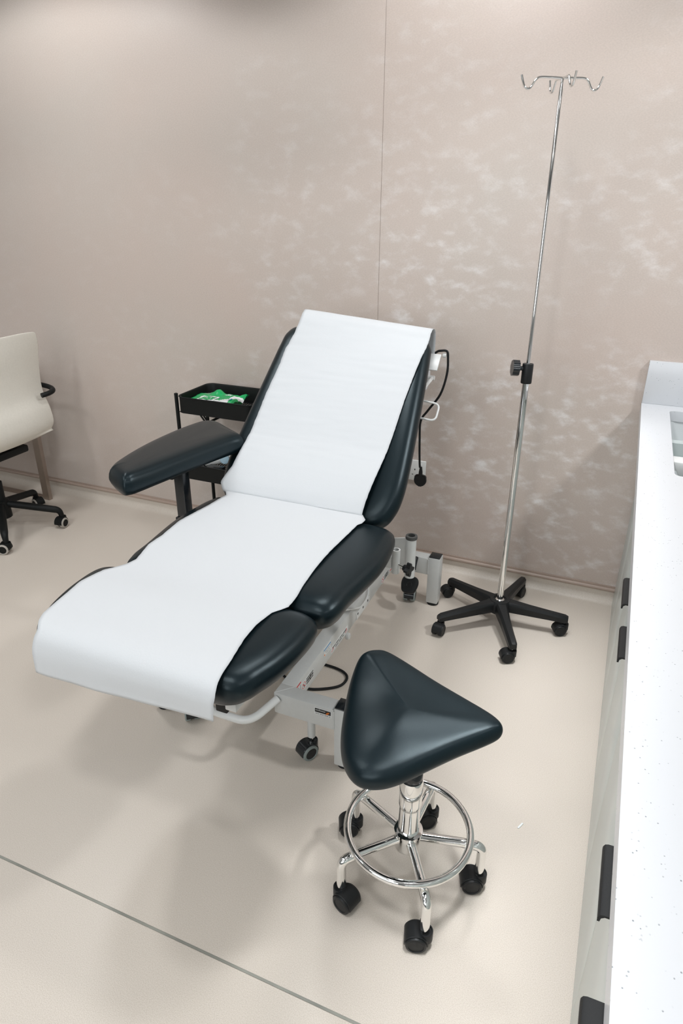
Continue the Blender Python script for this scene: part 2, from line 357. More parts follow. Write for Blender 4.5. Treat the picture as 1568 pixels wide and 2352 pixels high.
# ------------------------------------------------------------------ castors
def make_castor(parent, pos, ang, R=0.025, width=0.05, tyre='plastic', hood='plastic', stem_h=0.03, stem_mat='chrome', trail=0.02):
    """pos: ground point under the swivel stem"""
    base = Vector(pos); cc = Vector((0, 0, 0))
    # local frame: swivel at origin, wheel axle at (trail,0,R), axle along y
    o_b = B()
    n = 14; w2 = width/2
    seg = 20; outer = R*1.12; a0, a1 = math.radians(-8), math.radians(188)
    cols = []
    for yy, rr in ((-w2*0.80, outer*0.96), (-w2*0.74, outer), (w2*0.74, outer), (w2*0.80, outer*0.96)):
        cols.append([o_b.verts.new((trail+rr*math.cos(a0+(a1-a0)*k/seg), yy, R*1.02+rr*math.sin(a0+(a1-a0)*k/seg))) for k in range(seg+1)])
    inn = [[o_b.verts.new((trail+R*1.03*math.cos(a0+(a1-a0)*k/seg), yy, R*1.02+R*1.03*math.sin(a0+(a1-a0)*k/seg))) for k in range(seg+1)] for yy in (w2*0.80, w2*0.2, -w2*0.2, -w2*0.80)]
    allc = cols+inn+[cols[0]]
    for A, C in zip(allc[:-1], allc[1:]):
        for k in range(seg): o_b.faces.new((A[k], A[k+1], C[k+1], C[k]))
    for k in (0, seg):
        try: o_b.faces.new([c_[k] for c_ in cols+inn])
        except ValueError: pass
    # web between the wheels and the cup that takes the stem
    web = []
    for k in range(seg+1): web.append((trail+R*1.04*math.cos(a0+(a1-a0)*k/seg), R*1.02+R*1.04*math.sin(a0+(a1-a0)*k/seg)))
    prism(o_b, [Vector((x, -w2*0.14, z)) for x, z in web], (0, w2*0.28, 0))
    cr = w2*0.66
    lathe(o_b, [(cr*0.5, R*1.3), (cr*0.93, R*0.95), (cr, R*1.0), (cr, R*2.02), (cr*0.95, R*2.10), (cr*0.80, R*2.10), (cr*0.78, R*1.95), (R*0.2, R*1.9)], (-R*0.12, 0, 0), seg=26, cap=False)
    lathe(o_b, [(R*0.22, -w2*0.9), (R*0.22, w2*0.9)], (trail, 0, R), (0, 1, 0), seg=12)
    def put(name, bmx, m, par, lab=None):
        me = bpy.data.meshes.new(name); bmesh.ops.recalc_face_normals(bmx, faces=bmx.faces); bmx.to_mesh(me); bmx.free()
        for mm in (m if isinstance(m, list) else [m]): me.materials.append(mm)
        for p in me.polygons: p.use_smooth = True
        me.set_sharp_from_angle(angle=math.radians(35))
        o = bpy.data.objects.new(name, me); COL.objects.link(o); o.parent = par; return o
    c = put('castor', o_b, M[hood], parent)
    c.location = base-world_of(parent); c.rotation_euler = (0, 0, ang)
    for s in (-1, 1):
        wb = B()
        lathe(wb, [(R*0.55, w2*0.22), (R*0.93, w2*0.22), (R, w2*0.32), (R, w2*0.82), (R*0.93, w2*0.95), (R*0.74, w2*0.99), (R*0.70, w2*0.93), (0.0005, w2*0.95)], (trail, 0, R), (0, s, 0), seg=28, cap=False)
        wb.faces.ensure_lookup_table()
        if tyre != hood:
            for f in wb.faces:
                cco = f.calc_center_median(); rr = math.hypot(cco.x-trail, cco.z-R)
                f.material_index = 1 if rr < R*0.71 else 0
            put('wheel', wb, [M[tyre], M[hood]], c)
        else: put('wheel', wb, M[tyre], c)
    if stem_h > 0:
        sb = B(); lathe(sb, [(R*0.30, R*1.85), (R*0.30, R*2.05+stem_h)], (0, 0, 0), seg=12); put('stem', sb, M[stem_mat], c)
    return c

# ------------------------------------------------------------------ flat stickers (mesh with printed areas)
def text_mesh_into(bm, body, origin, ux, uy, size, mi, bold=False):
    cu = bpy.data.curves.new('t', 'FONT'); cu.body = body; cu.size = size; cu.align_x = 'CENTER'; cu.align_y = 'CENTER'; cu.resolution_u = 3
    if bold: cu.offset = size*0.02
    to = bpy.data.objects.new('t', cu); me = bpy.data.meshes.new_from_object(to)
    vs = [bm.verts.new(origin+ux*v.co.x+uy*v.co.y) for v in me.vertices]
    for p in me.polygons:
        try: f = bm.faces.new([vs[i] for i in p.vertices]); f.material_index = mi
        except ValueError: pass
    bpy.data.objects.remove(to); bpy.data.curves.remove(cu); bpy.data.meshes.remove(me)
PM = ['white_print', 'red_print', 'black_print', 'blue_print', 'orange_print', 'grey_print']
def sticker(parent, c, ux, uy, w_, h_, items, label=None, base=0, name='sticker'):
    """items in units of metres from the centre: ('r',x,y,w,h,mat) ('p',[(x,y)..],mat) ('t',x,y,size,text,mat) ('ring',x,y,r,th,mat)"""
    ux = Vector(ux).normalized(); uy = Vector(uy).normalized(); nz = ux.cross(uy); c = Vector(c); bm = B()
    def quad(x, y, ww, hh, lift, mi):
        f = bm.faces.new([bm.verts.new(c+ux*(x+a*ww/2)+uy*(y+b*hh/2)+nz*lift) for a, b in ((-1, -1), (1, -1), (1, 1), (-1, 1))]); f.material_index = mi
    a = [c+ux*(x*w_/2)+uy*(y*h_/2) for x, y in ((-1, -1), (1, -1), (1, 1), (-1, 1))]
    lo = [bm.verts.new(p-nz*0.0001) for p in a]; hi = [bm.verts.new(p+nz*0.0004) for p in a]
    fs = [bm.faces.new(hi), bm.faces.new(lo[::-1])]+[bm.faces.new((lo[k], lo[(k+1) % 4], hi[(k+1) % 4], hi[k])) for k in range(4)]
    for f in fs: f.material_index = base
    z = 0.0006
    for it in items:
        z += 0.00008
        mi = PM.index(it[-1]) if isinstance(it[-1], str) else it[-1]
        if it[0] == 'r': quad(it[1], it[2], it[3], it[4], z, mi)
        elif it[0] == 'p': f = bm.faces.new([bm.verts.new(c+ux*x+uy*y+nz*z) for x, y in it[1]]); f.material_index = mi
        elif it[0] == 't' and it[4] != 'sunflower':   # print too small to read in the photograph: broken strokes of its length
            n_ = it[4]; cw = it[3]*0.62; x_ = it[1]-cw*n_/2
            for k in range(n_):
                if k % 6 != 5: quad(x_+cw*(k+0.5), it[2]+0.0003*((k*7) % 3-1), cw*0.62, it[3]*(0.5+0.12*((k*5) % 3)), z, mi)
        elif it[0] == 't': text_mesh_into(bm, it[4], c+ux*it[1]+uy*it[2]+nz*z, ux, uy, it[3], mi)
        elif it[0] == 'ring':
            _, x, y, r, th, _m = it; n = 24
            a = [bm.verts.new(c+ux*(x+r*math.cos(2*PI*k/n))+uy*(y+r*math.sin(2*PI*k/n))+nz*z) for k in range(n)]
            b2 = [bm.verts.new(c+ux*(x+(r-th)*math.cos(2*PI*k/n))+uy*(y+(r-th)*math.sin(2*PI*k/n))+nz*z) for k in range(n)]
            for k in range(n): f = bm.faces.new((a[k], a[(k+1) % n], b2[(k+1) % n], b2[k])); f.material_index = mi
    me = bpy.data.meshes.new(name); bm.to_mesh(me); bm.free()
    for m in PM: me.materials.append(M[m])
    o = bpy.data.objects.new(name, me); COL.objects.link(o); o.parent = parent; me.transform(Matrix.Translation(-world_of(parent)))
    if label: o['label'] = label
    return o

# ------------------------------------------------------------------ treatment couch
XM = -0.925
couch = thing('treatment_couch', 'black vinyl three-section treatment couch on a white steel frame, covered with a paper strip', 'couch', (XM, -0.82, 0))
RB = [(0.070, 0.0), (0.040, 0.008), (0.014, 0.028), (0.003, 0.044), (0.0, 0.054)]
RT = [(0.0, 0.038), (0.003, 0.027), (0.010, 0.017), (0.022, 0.009), (0.038, 0.004), (0.060, 0.001), (0.09, 0.0), (0.13, 0.0), (0.18, 0.0), (0.24, 0.0)]
def sym(pts, dx=0.0): # right side points from back centre to front centre (dx, y)
    return [(XM+dx+x, y) for x, y in pts]+[(XM+dx-x, y) for x, y in reversed(pts) if x > 0.001]
seat_o = arc_outline(sym([(0.12, -0.922), (0.25, -0.922), (0.305, -0.928), (0.335, -0.950), (0.350, -1.00), (0.359, -1.08), (0.361, -1.16), (0.352, -1.25), (0.342, -1.33), (0.338, -1.395), (0.320, -1.436), (0.275, -1.451), (0.14, -1.454)], 0.018))
def seat_warp(x, y, ins):
    f = max(0, (-1.30-y)/0.15); b = max(0, (y+1.0)/0.08)
    k = 1 if ins > 0.003 else 0.3
    return (-0.008*min(1, f)**2-0.008*min(1, b)**2)*k
bm = B(); cushion(bm, seat_o, 0.558, 0.662, RB, RT, warp=seat_warp); obj('seat_cushion', bm, M['vinyl'], couch, smooth=80)
leg_o = arc_outline(sym([(0.14, -1.460), (0.290, -1.463), (0.333, -1.476), (0.349, -1.510), (0.351, -1.565), (0.346, -1.62), (0.334, -1.68), (0.319, -1.725), (0.306, -1.757), (0.282, -1.784), (0.235, -1.795), (0.10, -1.797)], -0.011))
def leg_warp(x, y, ins):
    f = max(0, (-1.70-y)/0.12); b = max(0, (y+1.54)/0.08); k = 1 if ins > 0.003 else 0.3
    return (-0.008*min(1, f)**2-0.008*min(1, b)**2)*k
bm = B(); cushion(bm, leg_o, 0.556, 0.660, RB, RT, warp=leg_warp); obj('leg_cushion', bm, M['vinyl'], couch, smooth=80)
back_o = arc_outline(sym([(0.12, -0.035), (0.24, -0.030), (0.300, -0.005), (0.328, 0.045), (0.338, 0.11), (0.336, 0.20), (0.324, 0.36), (0.310, 0.52), (0.298, 0.64), (0.286, 0.695), (0.245, 0.728), (0.12, 0.735)], -0.010), 8)
BK0 = Vector((0, -0.862, 0.612)); C45 = math.cos(math.radians(45)); 
def back_xf(v): # v.y along the back, v.z normal offset
    return Vector((v.x, BK0.y+v.y*C45-v.z*C45, BK0.z+v.y*C45+v.z*C45))
bm = B(); cushion(bm, back_o, -0.045, 0.060, RB, RT, xf=back_xf); obj('back_cushion', bm, M['vinyl'], couch, smooth=80)
# back panel boards and rails under the cushions
bm = B(); box(bm, (-0.24, 0.03, -0.075), (0.24, 0.66, -0.050), 0.004)
for v in bm.verts: v.co = back_xf(Vector((XM+v.co.x, v.co.y, v.co.z)))
obj('back_board', bm, M['black_steel'], couch)
bm = B()
for s in (-1, 1):
    box(bm, (XM+s*0.20-0.018, -1.40, 0.500), (XM+s*0.20+0.018, -0.80, 0.552), 0.003)
    tube(bm, [(XM+s*0.20, -0.80, 0.52), back_xf(Vector((XM+s*0.20, 0.0, -0.095))), back_xf(Vector((XM+s*0.20, 0.60, -0.095)))], 0.015, 10)
box(bm, (XM-0.20, -0.90, 0.505), (XM+0.20, -0.86, 0.545), 0.003); box(bm, (XM-0.20, -1.36, 0.505), (XM+0.20, -1.32, 0.545), 0.003)
obj('seat_rails', bm, M['white_steel'], couch)
bm = B()
for s in (-1, 1): box(bm, (XM+s*0.225-0.015, -1.74, 0.520), (XM+s*0.225+0.015, -1.40, 0.552), 0.003)
box(bm, (XM-0.225, -1.44, 0.500), (XM+0.225, -1.41, 0.535), 0.003)
box(bm, (-0.728, -1.700, 0.490), (-0.706, -1.64, 0.552), 0.003)
obj('leg_rest_rails', bm, M['white_steel'], couch)
bm = B(); box(bm, (-0.762, -1.712, 0.478), (-0.730, -1.682, 0.553), 0.003); obj('stop_block', bm, M['black_steel'], couch)
# frame: two long beams with short outriggers and legs
FR = 0.0
bm = B(); BZ0, BZ1 = 0.148, 0.226
def tilt(s, y): return 0.0
for s in (1, -1):
    xi, xo = XM+s*0.110, XM+s*0.160
    box(bm, (min(xi, xo), -1.290, BZ0), (max(xi, xo), -0.333, BZ1), 0.004)
    for y0_, y1_ in ((-1.338, -1.288), (-0.335, -0.285)):
        xa, xb = sorted((XM+s*0.110, XM+s*0.312)); box(bm, (xa, y0_, BZ0), (xb, y1_, BZ1), 0.004)
        xa, xb = sorted((XM+s*0.3115, XM+s*0.362)); box(bm, (xa, y0_-0.001, 0.012), (xb, y1_+0.001, 0.232), 0.004)
for y in (-1.05, -0.55): box(bm, (XM-0.112, y-0.02, 0.155), (XM+0.112, y+0.02, 0.20), 0.003)
frame = obj('frame', bm, M['white_steel'], couch)
for s in (1, -1):
    for y0_, y1_ in ((-1.338, -1.288), (-0.335, -0.285)):
        bm = B(); xa, xb = sorted((XM+s*0.3135, XM+s*0.360)); box(bm, (xa, y0_+0.001, 0.2321), (xb, y1_-0.001, 0.2365), 0.0015)
        obj('leg_cap', bm, M['gloss_black'], couch)
for s in (1, -1):
    for y in (-1.313, -0.31):
        bm = B(); x = XM+s*0.337
        lathe(bm, [(0.021, 0.0), (0.023, 0.004), (0.020, 0.008), (0.012, 0.010), (0.012, 0.0125)] if y < -1 else [(0.025, 0.0), (0.025, 0.012)], (x, y, 0), seg=20)
        obj('rubber_foot', bm, M['rubber'], couch)
# mitre weld line at the front corner
for wp_, wr in (([(-0.8135, -1.337, 0.2262), (-0.7655, -1.289, 0.2262)], 0.0011), ([(-0.6130, -1.3385, 0.155), (-0.6130, -1.3385, 0.222)], 0.002), ([(-0.6130, -0.3355, 0.155), (-0.6130, -0.3355, 0.222)], 0.002)):
    bm = B(); tube(bm, wp_, wr, 6); obj('weld_bead', bm, M['white_steel'], couch)
# lift linkage and actuator
for s in (-1, 1):
    bm = B(); x = XM+s*0.09
    for pts in ([(x, -1.05, 0.20), (x, -0.84, 0.515)], [(x, -0.58, 0.20), (x, -1.28, 0.515)]):
        a, b_ = Vector(pts[0]), Vector(pts[1]); tube(bm, [a, b_], 0.018, 4)
    obj('lift_link', bm, M['white_steel'], couch)
bm = B(); tube(bm, [(XM, -0.60, 0.20), (XM, -1.0, 0.36)], 0.03, 14); tube(bm, [(XM, -1.0, 0.36), (XM, -1.25, 0.46)], 0.014, 12); obj('actuator', bm, M['white_plastic'], couch)
bm = B(); lathe(bm, [(0.010, 0), (0.013, 0.003), (0.013, 0.012), (0.010, 0.015)], (-0.768, -0.868, 0.141), (1, 0, 0), seg=18); obj('pivot_boss', bm, M['white_steel'], couch)
# foot bar at the front (bowed tube between the beams)
bm = B()
fb = fillet([(-0.800, -1.338, 0.208), (-0.850, -1.430, 0.170), (-1.0, -1.430, 0.170), (-1.05, -1.338, 0.208)], 0.045, 8)
tube(bm, fb, 0.0125, 14); obj('foot_bar', bm, M['white_plastic'], couch)
# mounting plate and cable on the beam
bm = B(); box(bm, (-0.765, -0.775, 0.152), (-0.7625, -0.640, 0.182), 0.0008); pl = obj('mounting_plate', bm, M['white_plastic'], couch)
for y, z in ((-0.765, 0.176), (-0.71, 0.172), (-0.66, 0.173)):
    bm = B(); box(bm, (-0.7627, y-0.004, z-0.004), (-0.7618, y+0.004, z+0.004)); obj('slot', bm, M['black_print'], pl)
bm = B(); tube(bm, catmull([(-0.80, -0.93, 0.35), (-0.79, -0.90, 0.27), (-0.757, -0.80, 0.222), (-0.757, -0.74, 0.198), (-0.757, -0.69, 0.20), (-0.757, -0.67, 0.222), (-0.765, -0.66, 0.26), (-0.775, -0.66, 0.30), (-0.80, -0.72, 0.36), (-0.82, -0.80, 0.42)], 8), 0.0032, 8); obj('control_cable', bm, M['white_plastic'], couch)
# sockets for accessories on each side
for s in (1, -1):
    xb, yb, xs, ys_ = (-0.553, -0.822, -0.572, -0.925) if s > 0 else (-1.305, -0.822, -1.322, -0.925)
    bm = B(); lathe(bm, [(0.012, -0.001), (0.0175, 0.0), (0.0175, 0.150)], (xb, yb, 0.420), seg=22, cap=False); lathe(bm, [(0.0125, 0.10), (0.0125, 0.150), (0.0175, 0.150)], (xb, yb, 0.420), seg=22, cap=False)
    sk = obj('accessory_socket', bm, M['white_steel'], couch)
    bm = B(); lathe(bm, [(0.012, 0.140), (0.012, 0.158), (0.0195, 0.157), (0.0205, 0.150), (0.0195, 0.146), (0.0176, 0.146)], (xb, yb, 0.420), seg=22, cap=False); obj('collar', bm, M['collar'], sk)
    bm = B(); lathe(bm, [(0.001, 0.0), (0.0118, 0.0)], (xb, yb, 0.53), seg=20, cap=False); obj('bore', bm, M['black_print'], sk)
    bm = B(); lathe(bm, [(0.0095, 0), (0.0135, 0.0), (0.0135, 0.085), (0.0095, 0.085), (0.0095, 0.03)], (xs, ys_, 0.486), seg=20, cap=False); sm = obj('clamp_socket', bm, M['white_steel'], couch)
    # curved web plate and bracket arm
    bm = B(); xr = XM+s*0.20
    o = [(xr, yb-0.003, 0.50), (xr, yb-0.003, 0.553), (XM+s*0.30, yb-0.003, 0.553), (xb-s*0.016, yb-0.003, 0.566), (xb-s*0.016, yb-0.003, 0.47), (XM+s*0.30, yb-0.003, 0.485)]
    prism(bm, o, (0, 0.006, 0)); obj('bracket_plate', bm, M['white_steel'], couch, smooth=0)
    bm = B(); xa, xb2 = sorted((XM+s*0.20, xs-s*0.012)); box(bm, (xa, ys_-0.012, 0.503), (xb2, ys_+0.012, 0.545), 0.003); obj('bracket_arm', bm, M['white_steel'], couch)
bm = B(); tube(bm, [(-0.560, -0.93, 0.520), (-0.541, -0.936, 0.518)], 0.0042, 10); ks = obj('knob_screw', bm, M['chrome'], couch)
bm = B(); kc = Vector((-0.538, -0.937, 0.517)); ax = Vector((1, -0.3, -0.05)).normalized(); ay = ax.cross(Vector((0, 0, 1))).normalized(); az = ay.cross(ax)
lathe(bm, [(0.010, 0), (0.011, 0.002), (0.011, 0.014)], kc-ax*0.003, ax, 16)
star = []
for k in range(40):
    a = 2*PI*k/40; rr = 0.016+0.006*math.cos(4*a); star.append(kc+ax*0.010+ay*rr*math.cos(a)+az*rr*math.sin(a)*1.15)
prism(bm, star, ax*0.014); obj('clamp_knob', bm, M['plastic'], couch, smooth=30)
# castors, brake pedal
for x, y, a in ((-0.700, -1.313, -2.1), (XM-0.225, -1.313, -0.9), (-0.690, -0.31, -1.45), (XM-0.235, -0.31, -1.45)):
    c = make_castor(couch, (x, y, 0), a, R=0.0275, width=0.052, tyre='tyre', hood='gloss_black', stem_h=0.018, trail=0.018)
    bm = B(); lathe(bm, [(0.0125, 0.074), (0.0125, 0.149)], (x, y, 0), seg=16); obj('castor_post', bm, M['white_steel'], couch)
bm = B(); tube(bm, fillet([(-0.668, -0.345, 0.215), (-0.664, -0.375, 0.200), (-0.664, -0.41, 0.150)], 0.02), 0.007, 10); bp_ = obj('pedal_lever', bm, M['white_steel'], couch)
bm = B(); tube(bm, fillet([(-0.6655, -0.344, 0.226), (-0.662, -0.380, 0.206), (-0.662, -0.385, 0.19)], 0.01), 0.0105, 10); obj('lever_sleeve', bm, M['gloss_black'], bp_)
bm = B(); po = [Vector((x, y, 0)) for x, y in ((0.02, -0.030), (0.028, -0.012), (0.030, 0.010), (0.022, 0.026), (0.0, 0.030), (-0.022, 0.026), (-0.030, 0.010), (-0.028, -0.012), (-0.02, -0.030), (0, -0.034))]
mt = Matrix.Translation((-0.665, -0.42, 0.137)) @ Matrix.Rotation(math.radians(48), 4, 'X')
po = [Vector((p.x*1.18, p.y*1.18, 0)) for p in catmull(po, 4, True)]
cushion(bm, po, -0.010, 0.010, [(0.004, 0), (0, 0.004)], [(0, 0.005), (0.003, 0.001), (0.008, 0.0), (0.015, 0.0)], spine=lambda p: Vector((0, 0, 0)), xf=lambda v: mt @ v)
bp2 = obj('pedal_pad', bm, M['plastic'], couch)
bm = B(); lathe(bm, [(0.0100, 0), (0.0112, 0.001), (0.0125, 0.0)], mt @ Vector((0, -0.004, 0.0100)), mt.to_3x3() @ Vector((0, 0, 1)), 20, cap=False); lathe(bm, [(0.0045, 0), (0.0056, 0.001), (0.0065, 0.0)], mt @ Vector((0, -0.004, 0.0100)), mt.to_3x3() @ Vector((0, 0, 1)), 16, cap=False)
obj('embossed_ring', bm, M['plastic'], bp2)
# wire loop handle and cable hook on the back
bm = B(); q = [back_xf(Vector((XM+0.23, 0.525, -0.065))), back_xf(Vector((XM+0.338, 0.525, -0.085))), back_xf(Vector((XM+0.338, 0.455, -0.085))), back_xf(Vector((XM+0.23, 0.455, -0.065)))]
tube(bm, fillet(q, 0.022, 6), 0.0038, 8); obj('roll_holder_wire', bm, M['white_plastic'], couch)
bm = B(); box(bm, (0.18, 0.655, -0.075), (0.298, 0.725, -0.069), 0.001); 
for v in bm.verts: v.co = back_xf(Vector((XM+v.co.x, v.co.y, v.co.z)))
obj('cable_bracket', bm, M['white_plastic'], couch)
HK = back_xf(Vector((XM+0.303, 0.735, -0.09)))
bm = B(); lathe(bm, [(0.004, -0.006), (0.009, -0.004), (0.009, 0.008), (0.004, 0.010)], HK, (1, 0, 0), 14); obj('cable_hook', bm, M['white_plastic'], couch)
bm = B()
cab = [back_xf(Vector((XM+0.22, 0.70, -0.10))), back_xf(Vector((XM+0.270, 0.745, -0.09))), HK+V(-0.012, -0.01, 0.018), HK+V(0.010, 0.0, 0.016), HK+V(0.016, 0.0, -0.01), HK+V(0.016, 0.0, -0.07), HK+V(-0.004, 0.0, -0.15), HK+V(-0.05, 0.01, -0.22), V(-0.700, -0.27, 0.80), V(-0.700, -0.27, 0.72), V(-0.695, -0.27, 0.63), V(-0.692, -0.27, 0.603)]
tube(bm, catmull(cab, 6), 0.0045, 10); cord = obj('power_cord', bm, M['rubber'], couch)
# plug (three pin, seen from its back)
pc = Vector((-0.690, -0.27, 0.545)); bm = B()
po = [pc+V(x, 0, z) for x, z in ((-0.0235, 0.020), (0.0, 0.0255), (0.0235, 0.020), (0.0265, -0.006), (0.019, -0.020), (0.0, -0.030), (-0.019, -0.020), (-0.0265, -0.006))]
prism(bm, po, (0, 0.018, 0)); bmesh.ops.bevel(bm, geom=list(bm.edges), offset=0.0035, segments=2, affect='EDGES')
lathe(bm, [(0.0085, 0), (0.0080, 0.014), (0.0048, 0.036)], pc+V(0, 0.008, 0.022), (0, 0, 1), 14)
obj('plug', bm, M['plastic'], cord)
# spare cord loop lying on the floor
bm = B(); lp = [(-1.02, -0.86, 0.006), (-1.03, -0.95, 0.006), (-0.985, -0.995, 0.006), (-0.92, -1.030, 0.006), (-0.847, -1.045, 0.006), (-0.785, -1.020, 0.006), (-0.740, -0.980, 0.006), (-0.737, -0.930, 0.006), (-0.775, -0.902, 0.006), (-0.855, -0.895, 0.006), (-0.95, -0.905, 0.006), (-0.97, -0.80, 0.006), (-0.95, -0.72, 0.10), (-0.93, -0.70, 0.19)]
tube(bm, catmull(lp, 8), 0.0048, 10); obj('floor_cord', bm, M['rubber'], couch)
# paper roll behind the top of the back, on a rod
rc = back_xf(Vector((XM, 0.655, -0.125)))
bm = B(); lathe(bm, [(0.02, -0.25), (0.048, -0.25), (0.048, 0.25), (0.02, 0.25)], rc, (1, 0, 0), 36); 
proll = obj('paper_roll', bm, M['paper']); tag(proll, 'white roll of couch paper held behind the top of the backrest', 'paper roll')
bm = B(); tube(bm, [rc+V(-0.30, 0, 0), rc+V(0.28, 0, 0)], 0.009, 10)
for s in (-1, 1): tube(bm, [rc+V(s*0.272, 0, 0), back_xf(Vector((XM+s*0.272, 0.56, -0.05)))], 0.007, 8)
obj('roll_rod', bm, M['white_plastic'], couch)
# arm support
arm_o = arc_outline([(-1.412, -1.205), (-1.394, -1.198), (-1.380, -1.165), (-1.350, -1.02), (-1.318, -0.86), (-1.288, -0.74), (-1.268, -0.690), (-1.276, -0.668), (-1.345, -0.618), (-1.43, -0.566), (-1.488, -0.548), (-1.532, -0.588), (-1.558, -0.70), (-1.566, -0.84), (-1.560, -0.97), (-1.542, -1.085), (-1.524, -1.135), (-1.508, -1.150), (-1.462, -1.180)], 5)
arm_o = [Vector((CAM.x+(p.x-CAM.x)*0.951, CAM.y+(p.y-CAM.y)*0.951, 0)) for p in arm_o]
def arm_spine(p):
    t = min(max((p.y+1.162)/0.38, 0), 1); return Vector((-1.390+0.028*t, -1.162+0.38*t, 0))
bm = B(); cushion(bm, arm_o, 0.765, 0.835, [(0.020, 0), (0.004, 0.005), (0, 0.018)], [(0, 0.044), (0.002, 0.032), (0.007, 0.020), (0.016, 0.010), (0.028, 0.004), (0.045, 0.001), (0.060, 0.0)], spine=arm_spine)
ap = obj('arm_pad', bm, M['vinyl'], couch, smooth=80)
bm = B(); box(bm, (-1.40, -1.09, 0.755), (-1.30, -0.89, 0.766), 0.003); obj('arm_plate', bm, M['black_steel'], couch)
bm = B(); tube(bm, [(-1.403, -1.205, 0.7655), (-1.403, -1.205, 0.755)], 0.007, 12); obj('pad_bolt', bm, M['black_steel'], couch)
bm = B(); box(bm, (-1.359, -1.008, 0.50), (-1.320, -0.969, 0.757), 0.003); obj('arm_post', bm, M['gloss_black'], couch)
bm = B(); box(bm, (-1.365, -1.014, 0.28), (-1.314, -0.963, 0.575), 0.003); asl = obj('post_sleeve', bm, M['gloss_black'], couch)
bm = B()
for k in range(5): box(bm, (-1.354, -1.0155, 0.50-k*0.035), (-1.325, -1.0138, 0.522-k*0.035))
obj('height_slot', bm, M['black_steel'], asl)
bm = B(); box(bm, (-1.340, -0.963, 0.505), (-1.312, -0.937, 0.535), 0.003); obj('post_arm', bm, M['black_steel'], couch)
# stickers on the frame
LX = (0, 1, 0); LZ = (0, 0, 1); FX = -0.7648
def beam_sticker(y, z, w_, h_, items, label): return sticker(frame, (FX, y, z), (0, 1, 0), (0, 0, 1), w_, h_, items, label)
# on the +X face, u runs along +Y
beam_sticker(-1.268, 0.200, 0.040, 0.040, [('r', 0, 0.0165, 0.036, 0.006, 'red_print'), ('r', -0.014, -0.002, 0.003, 0.028, 'black_print'), ('p', [(-0.008, -0.016), (0.0, -0.016), (0.0, 0.0), (0.004, 0.0), (-0.004, 0.011), (-0.012, 0.0), (-0.008, 0.0)], 'black_print'), ('r', 0.012, -0.002, 0.003, 0.024, 'grey_print'), ('t', 0.008, -0.016, 0.006, 2, 'red_print')], 'small load warning sticker with red bar and black arrow')
beam_sticker(-1.200, 0.188, 0.088, 0.032, [('ring', -0.030, 0, 0.0125, 0.002, 'red_print'), ('p', [(-0.039, 0.007), (-0.037, 0.009), (-0.021, -0.007), (-0.023, -0.009)], 'red_print'), ('p', [(-0.032, -0.008), (-0.028, -0.008), (-0.0285, 0.003), (-0.030, 0.008), (-0.0315, 0.003)], 'black_print'), ('r', 0.014, 0, 0.052, 0.024, 'black_print'), ('t', 0.014, 0.0062, 0.0085, 10, 'white_print'), ('t', 0.014, -0.0045, 0.0085, 11, 'white_print')], 'no sitting sticker with a red ring and black text panel')
beam_sticker(-1.045, 0.205, 0.058, 0.036, [('r', 0, 0.0085, 0.058, 0.005, 'blue_print'), ('r', -0.023, -0.012, 0.007, 0.007, 'orange_print'), ('t', 0.004, -0.001, 0.006, 14, 'grey_print'), ('t', 0.004, -0.010, 0.006, 8, 'grey_print')], 'service sticker with a blue stripe')
tri = lambda x: [('p', [(x-0.011, -0.009), (x+0.011, -0.009), (x, 0.010)], 'red_print'), ('p', [(x-0.0075, -0.007), (x+0.0075, -0.007), (x, 0.0055)], 'white_print'), ('r', x, -0.002, 0.0015, 0.006, 'black_print')]
beam_sticker(-0.938, 0.173, 0.155, 0.026, tri(-0.062)+tri(0.062)+[('t', 0, 0.004, 0.0085, 24, 'black_print'), ('t', 0, -0.006, 0.0085, 15, 'black_print')], 'long caution sticker with two red triangles')
beam_sticker(-0.448, 0.168, 0.088, 0.030, [('ring', -0.030, 0, 0.0125, 0.002, 'red_print'), ('p', [(-0.039, 0.007), (-0.037, 0.009), (-0.021, -0.007), (-0.023, -0.009)], 'red_print'), ('r', 0.014, 0, 0.050, 0.022, 'black_print'), ('t', 0.014, 0.0055, 0.0085, 10, 'white_print'), ('t', 0.014, -0.0045, 0.0085, 11, 'white_print')], 'no sitting sticker by the rear leg')
beam_sticker(-0.375, 0.180, 0.034, 0.045, [('r', 0, -0.018, 0.030, 0.005, 'red_print'), ('r', 0.006, 0.004, 0.006, 0.024, 'grey_print')], 'load sticker with red bar by the rear leg')
sun = []
for k in range(7):
    a = math.radians(88+k*15.5); sun.append(('p', [(0.020+0.004*math.cos(a-0.12), -0.0035+0.004*math.sin(a-0.12)), (0.020+0.0098*math.cos(a-0.07), -0.0035+0.0098*math.sin(a-0.07)), (0.020+0.0098*math.cos(a+0.09), -0.0035+0.0098*math.sin(a+0.09)), (0.020+0.004*math.cos(a+0.12), -0.0035+0.004*math.sin(a+0.12))], 'orange_print'))
sticker(frame, (-0.649, -1.3383, 0.2055), (1, 0, 0), (0, 0, 1), 0.056, 0.025, [('r', 0, 0.0030, 0.052, 0.0145, 'black_print'), ('t', -0.0075, 0.0045, 0.0082, 'sunflower', 'white_print')]+sun+[('t', 0, -0.0085, 0.0040, 20, 'black_print')], 'maker sticker with white lettering and an orange sun')

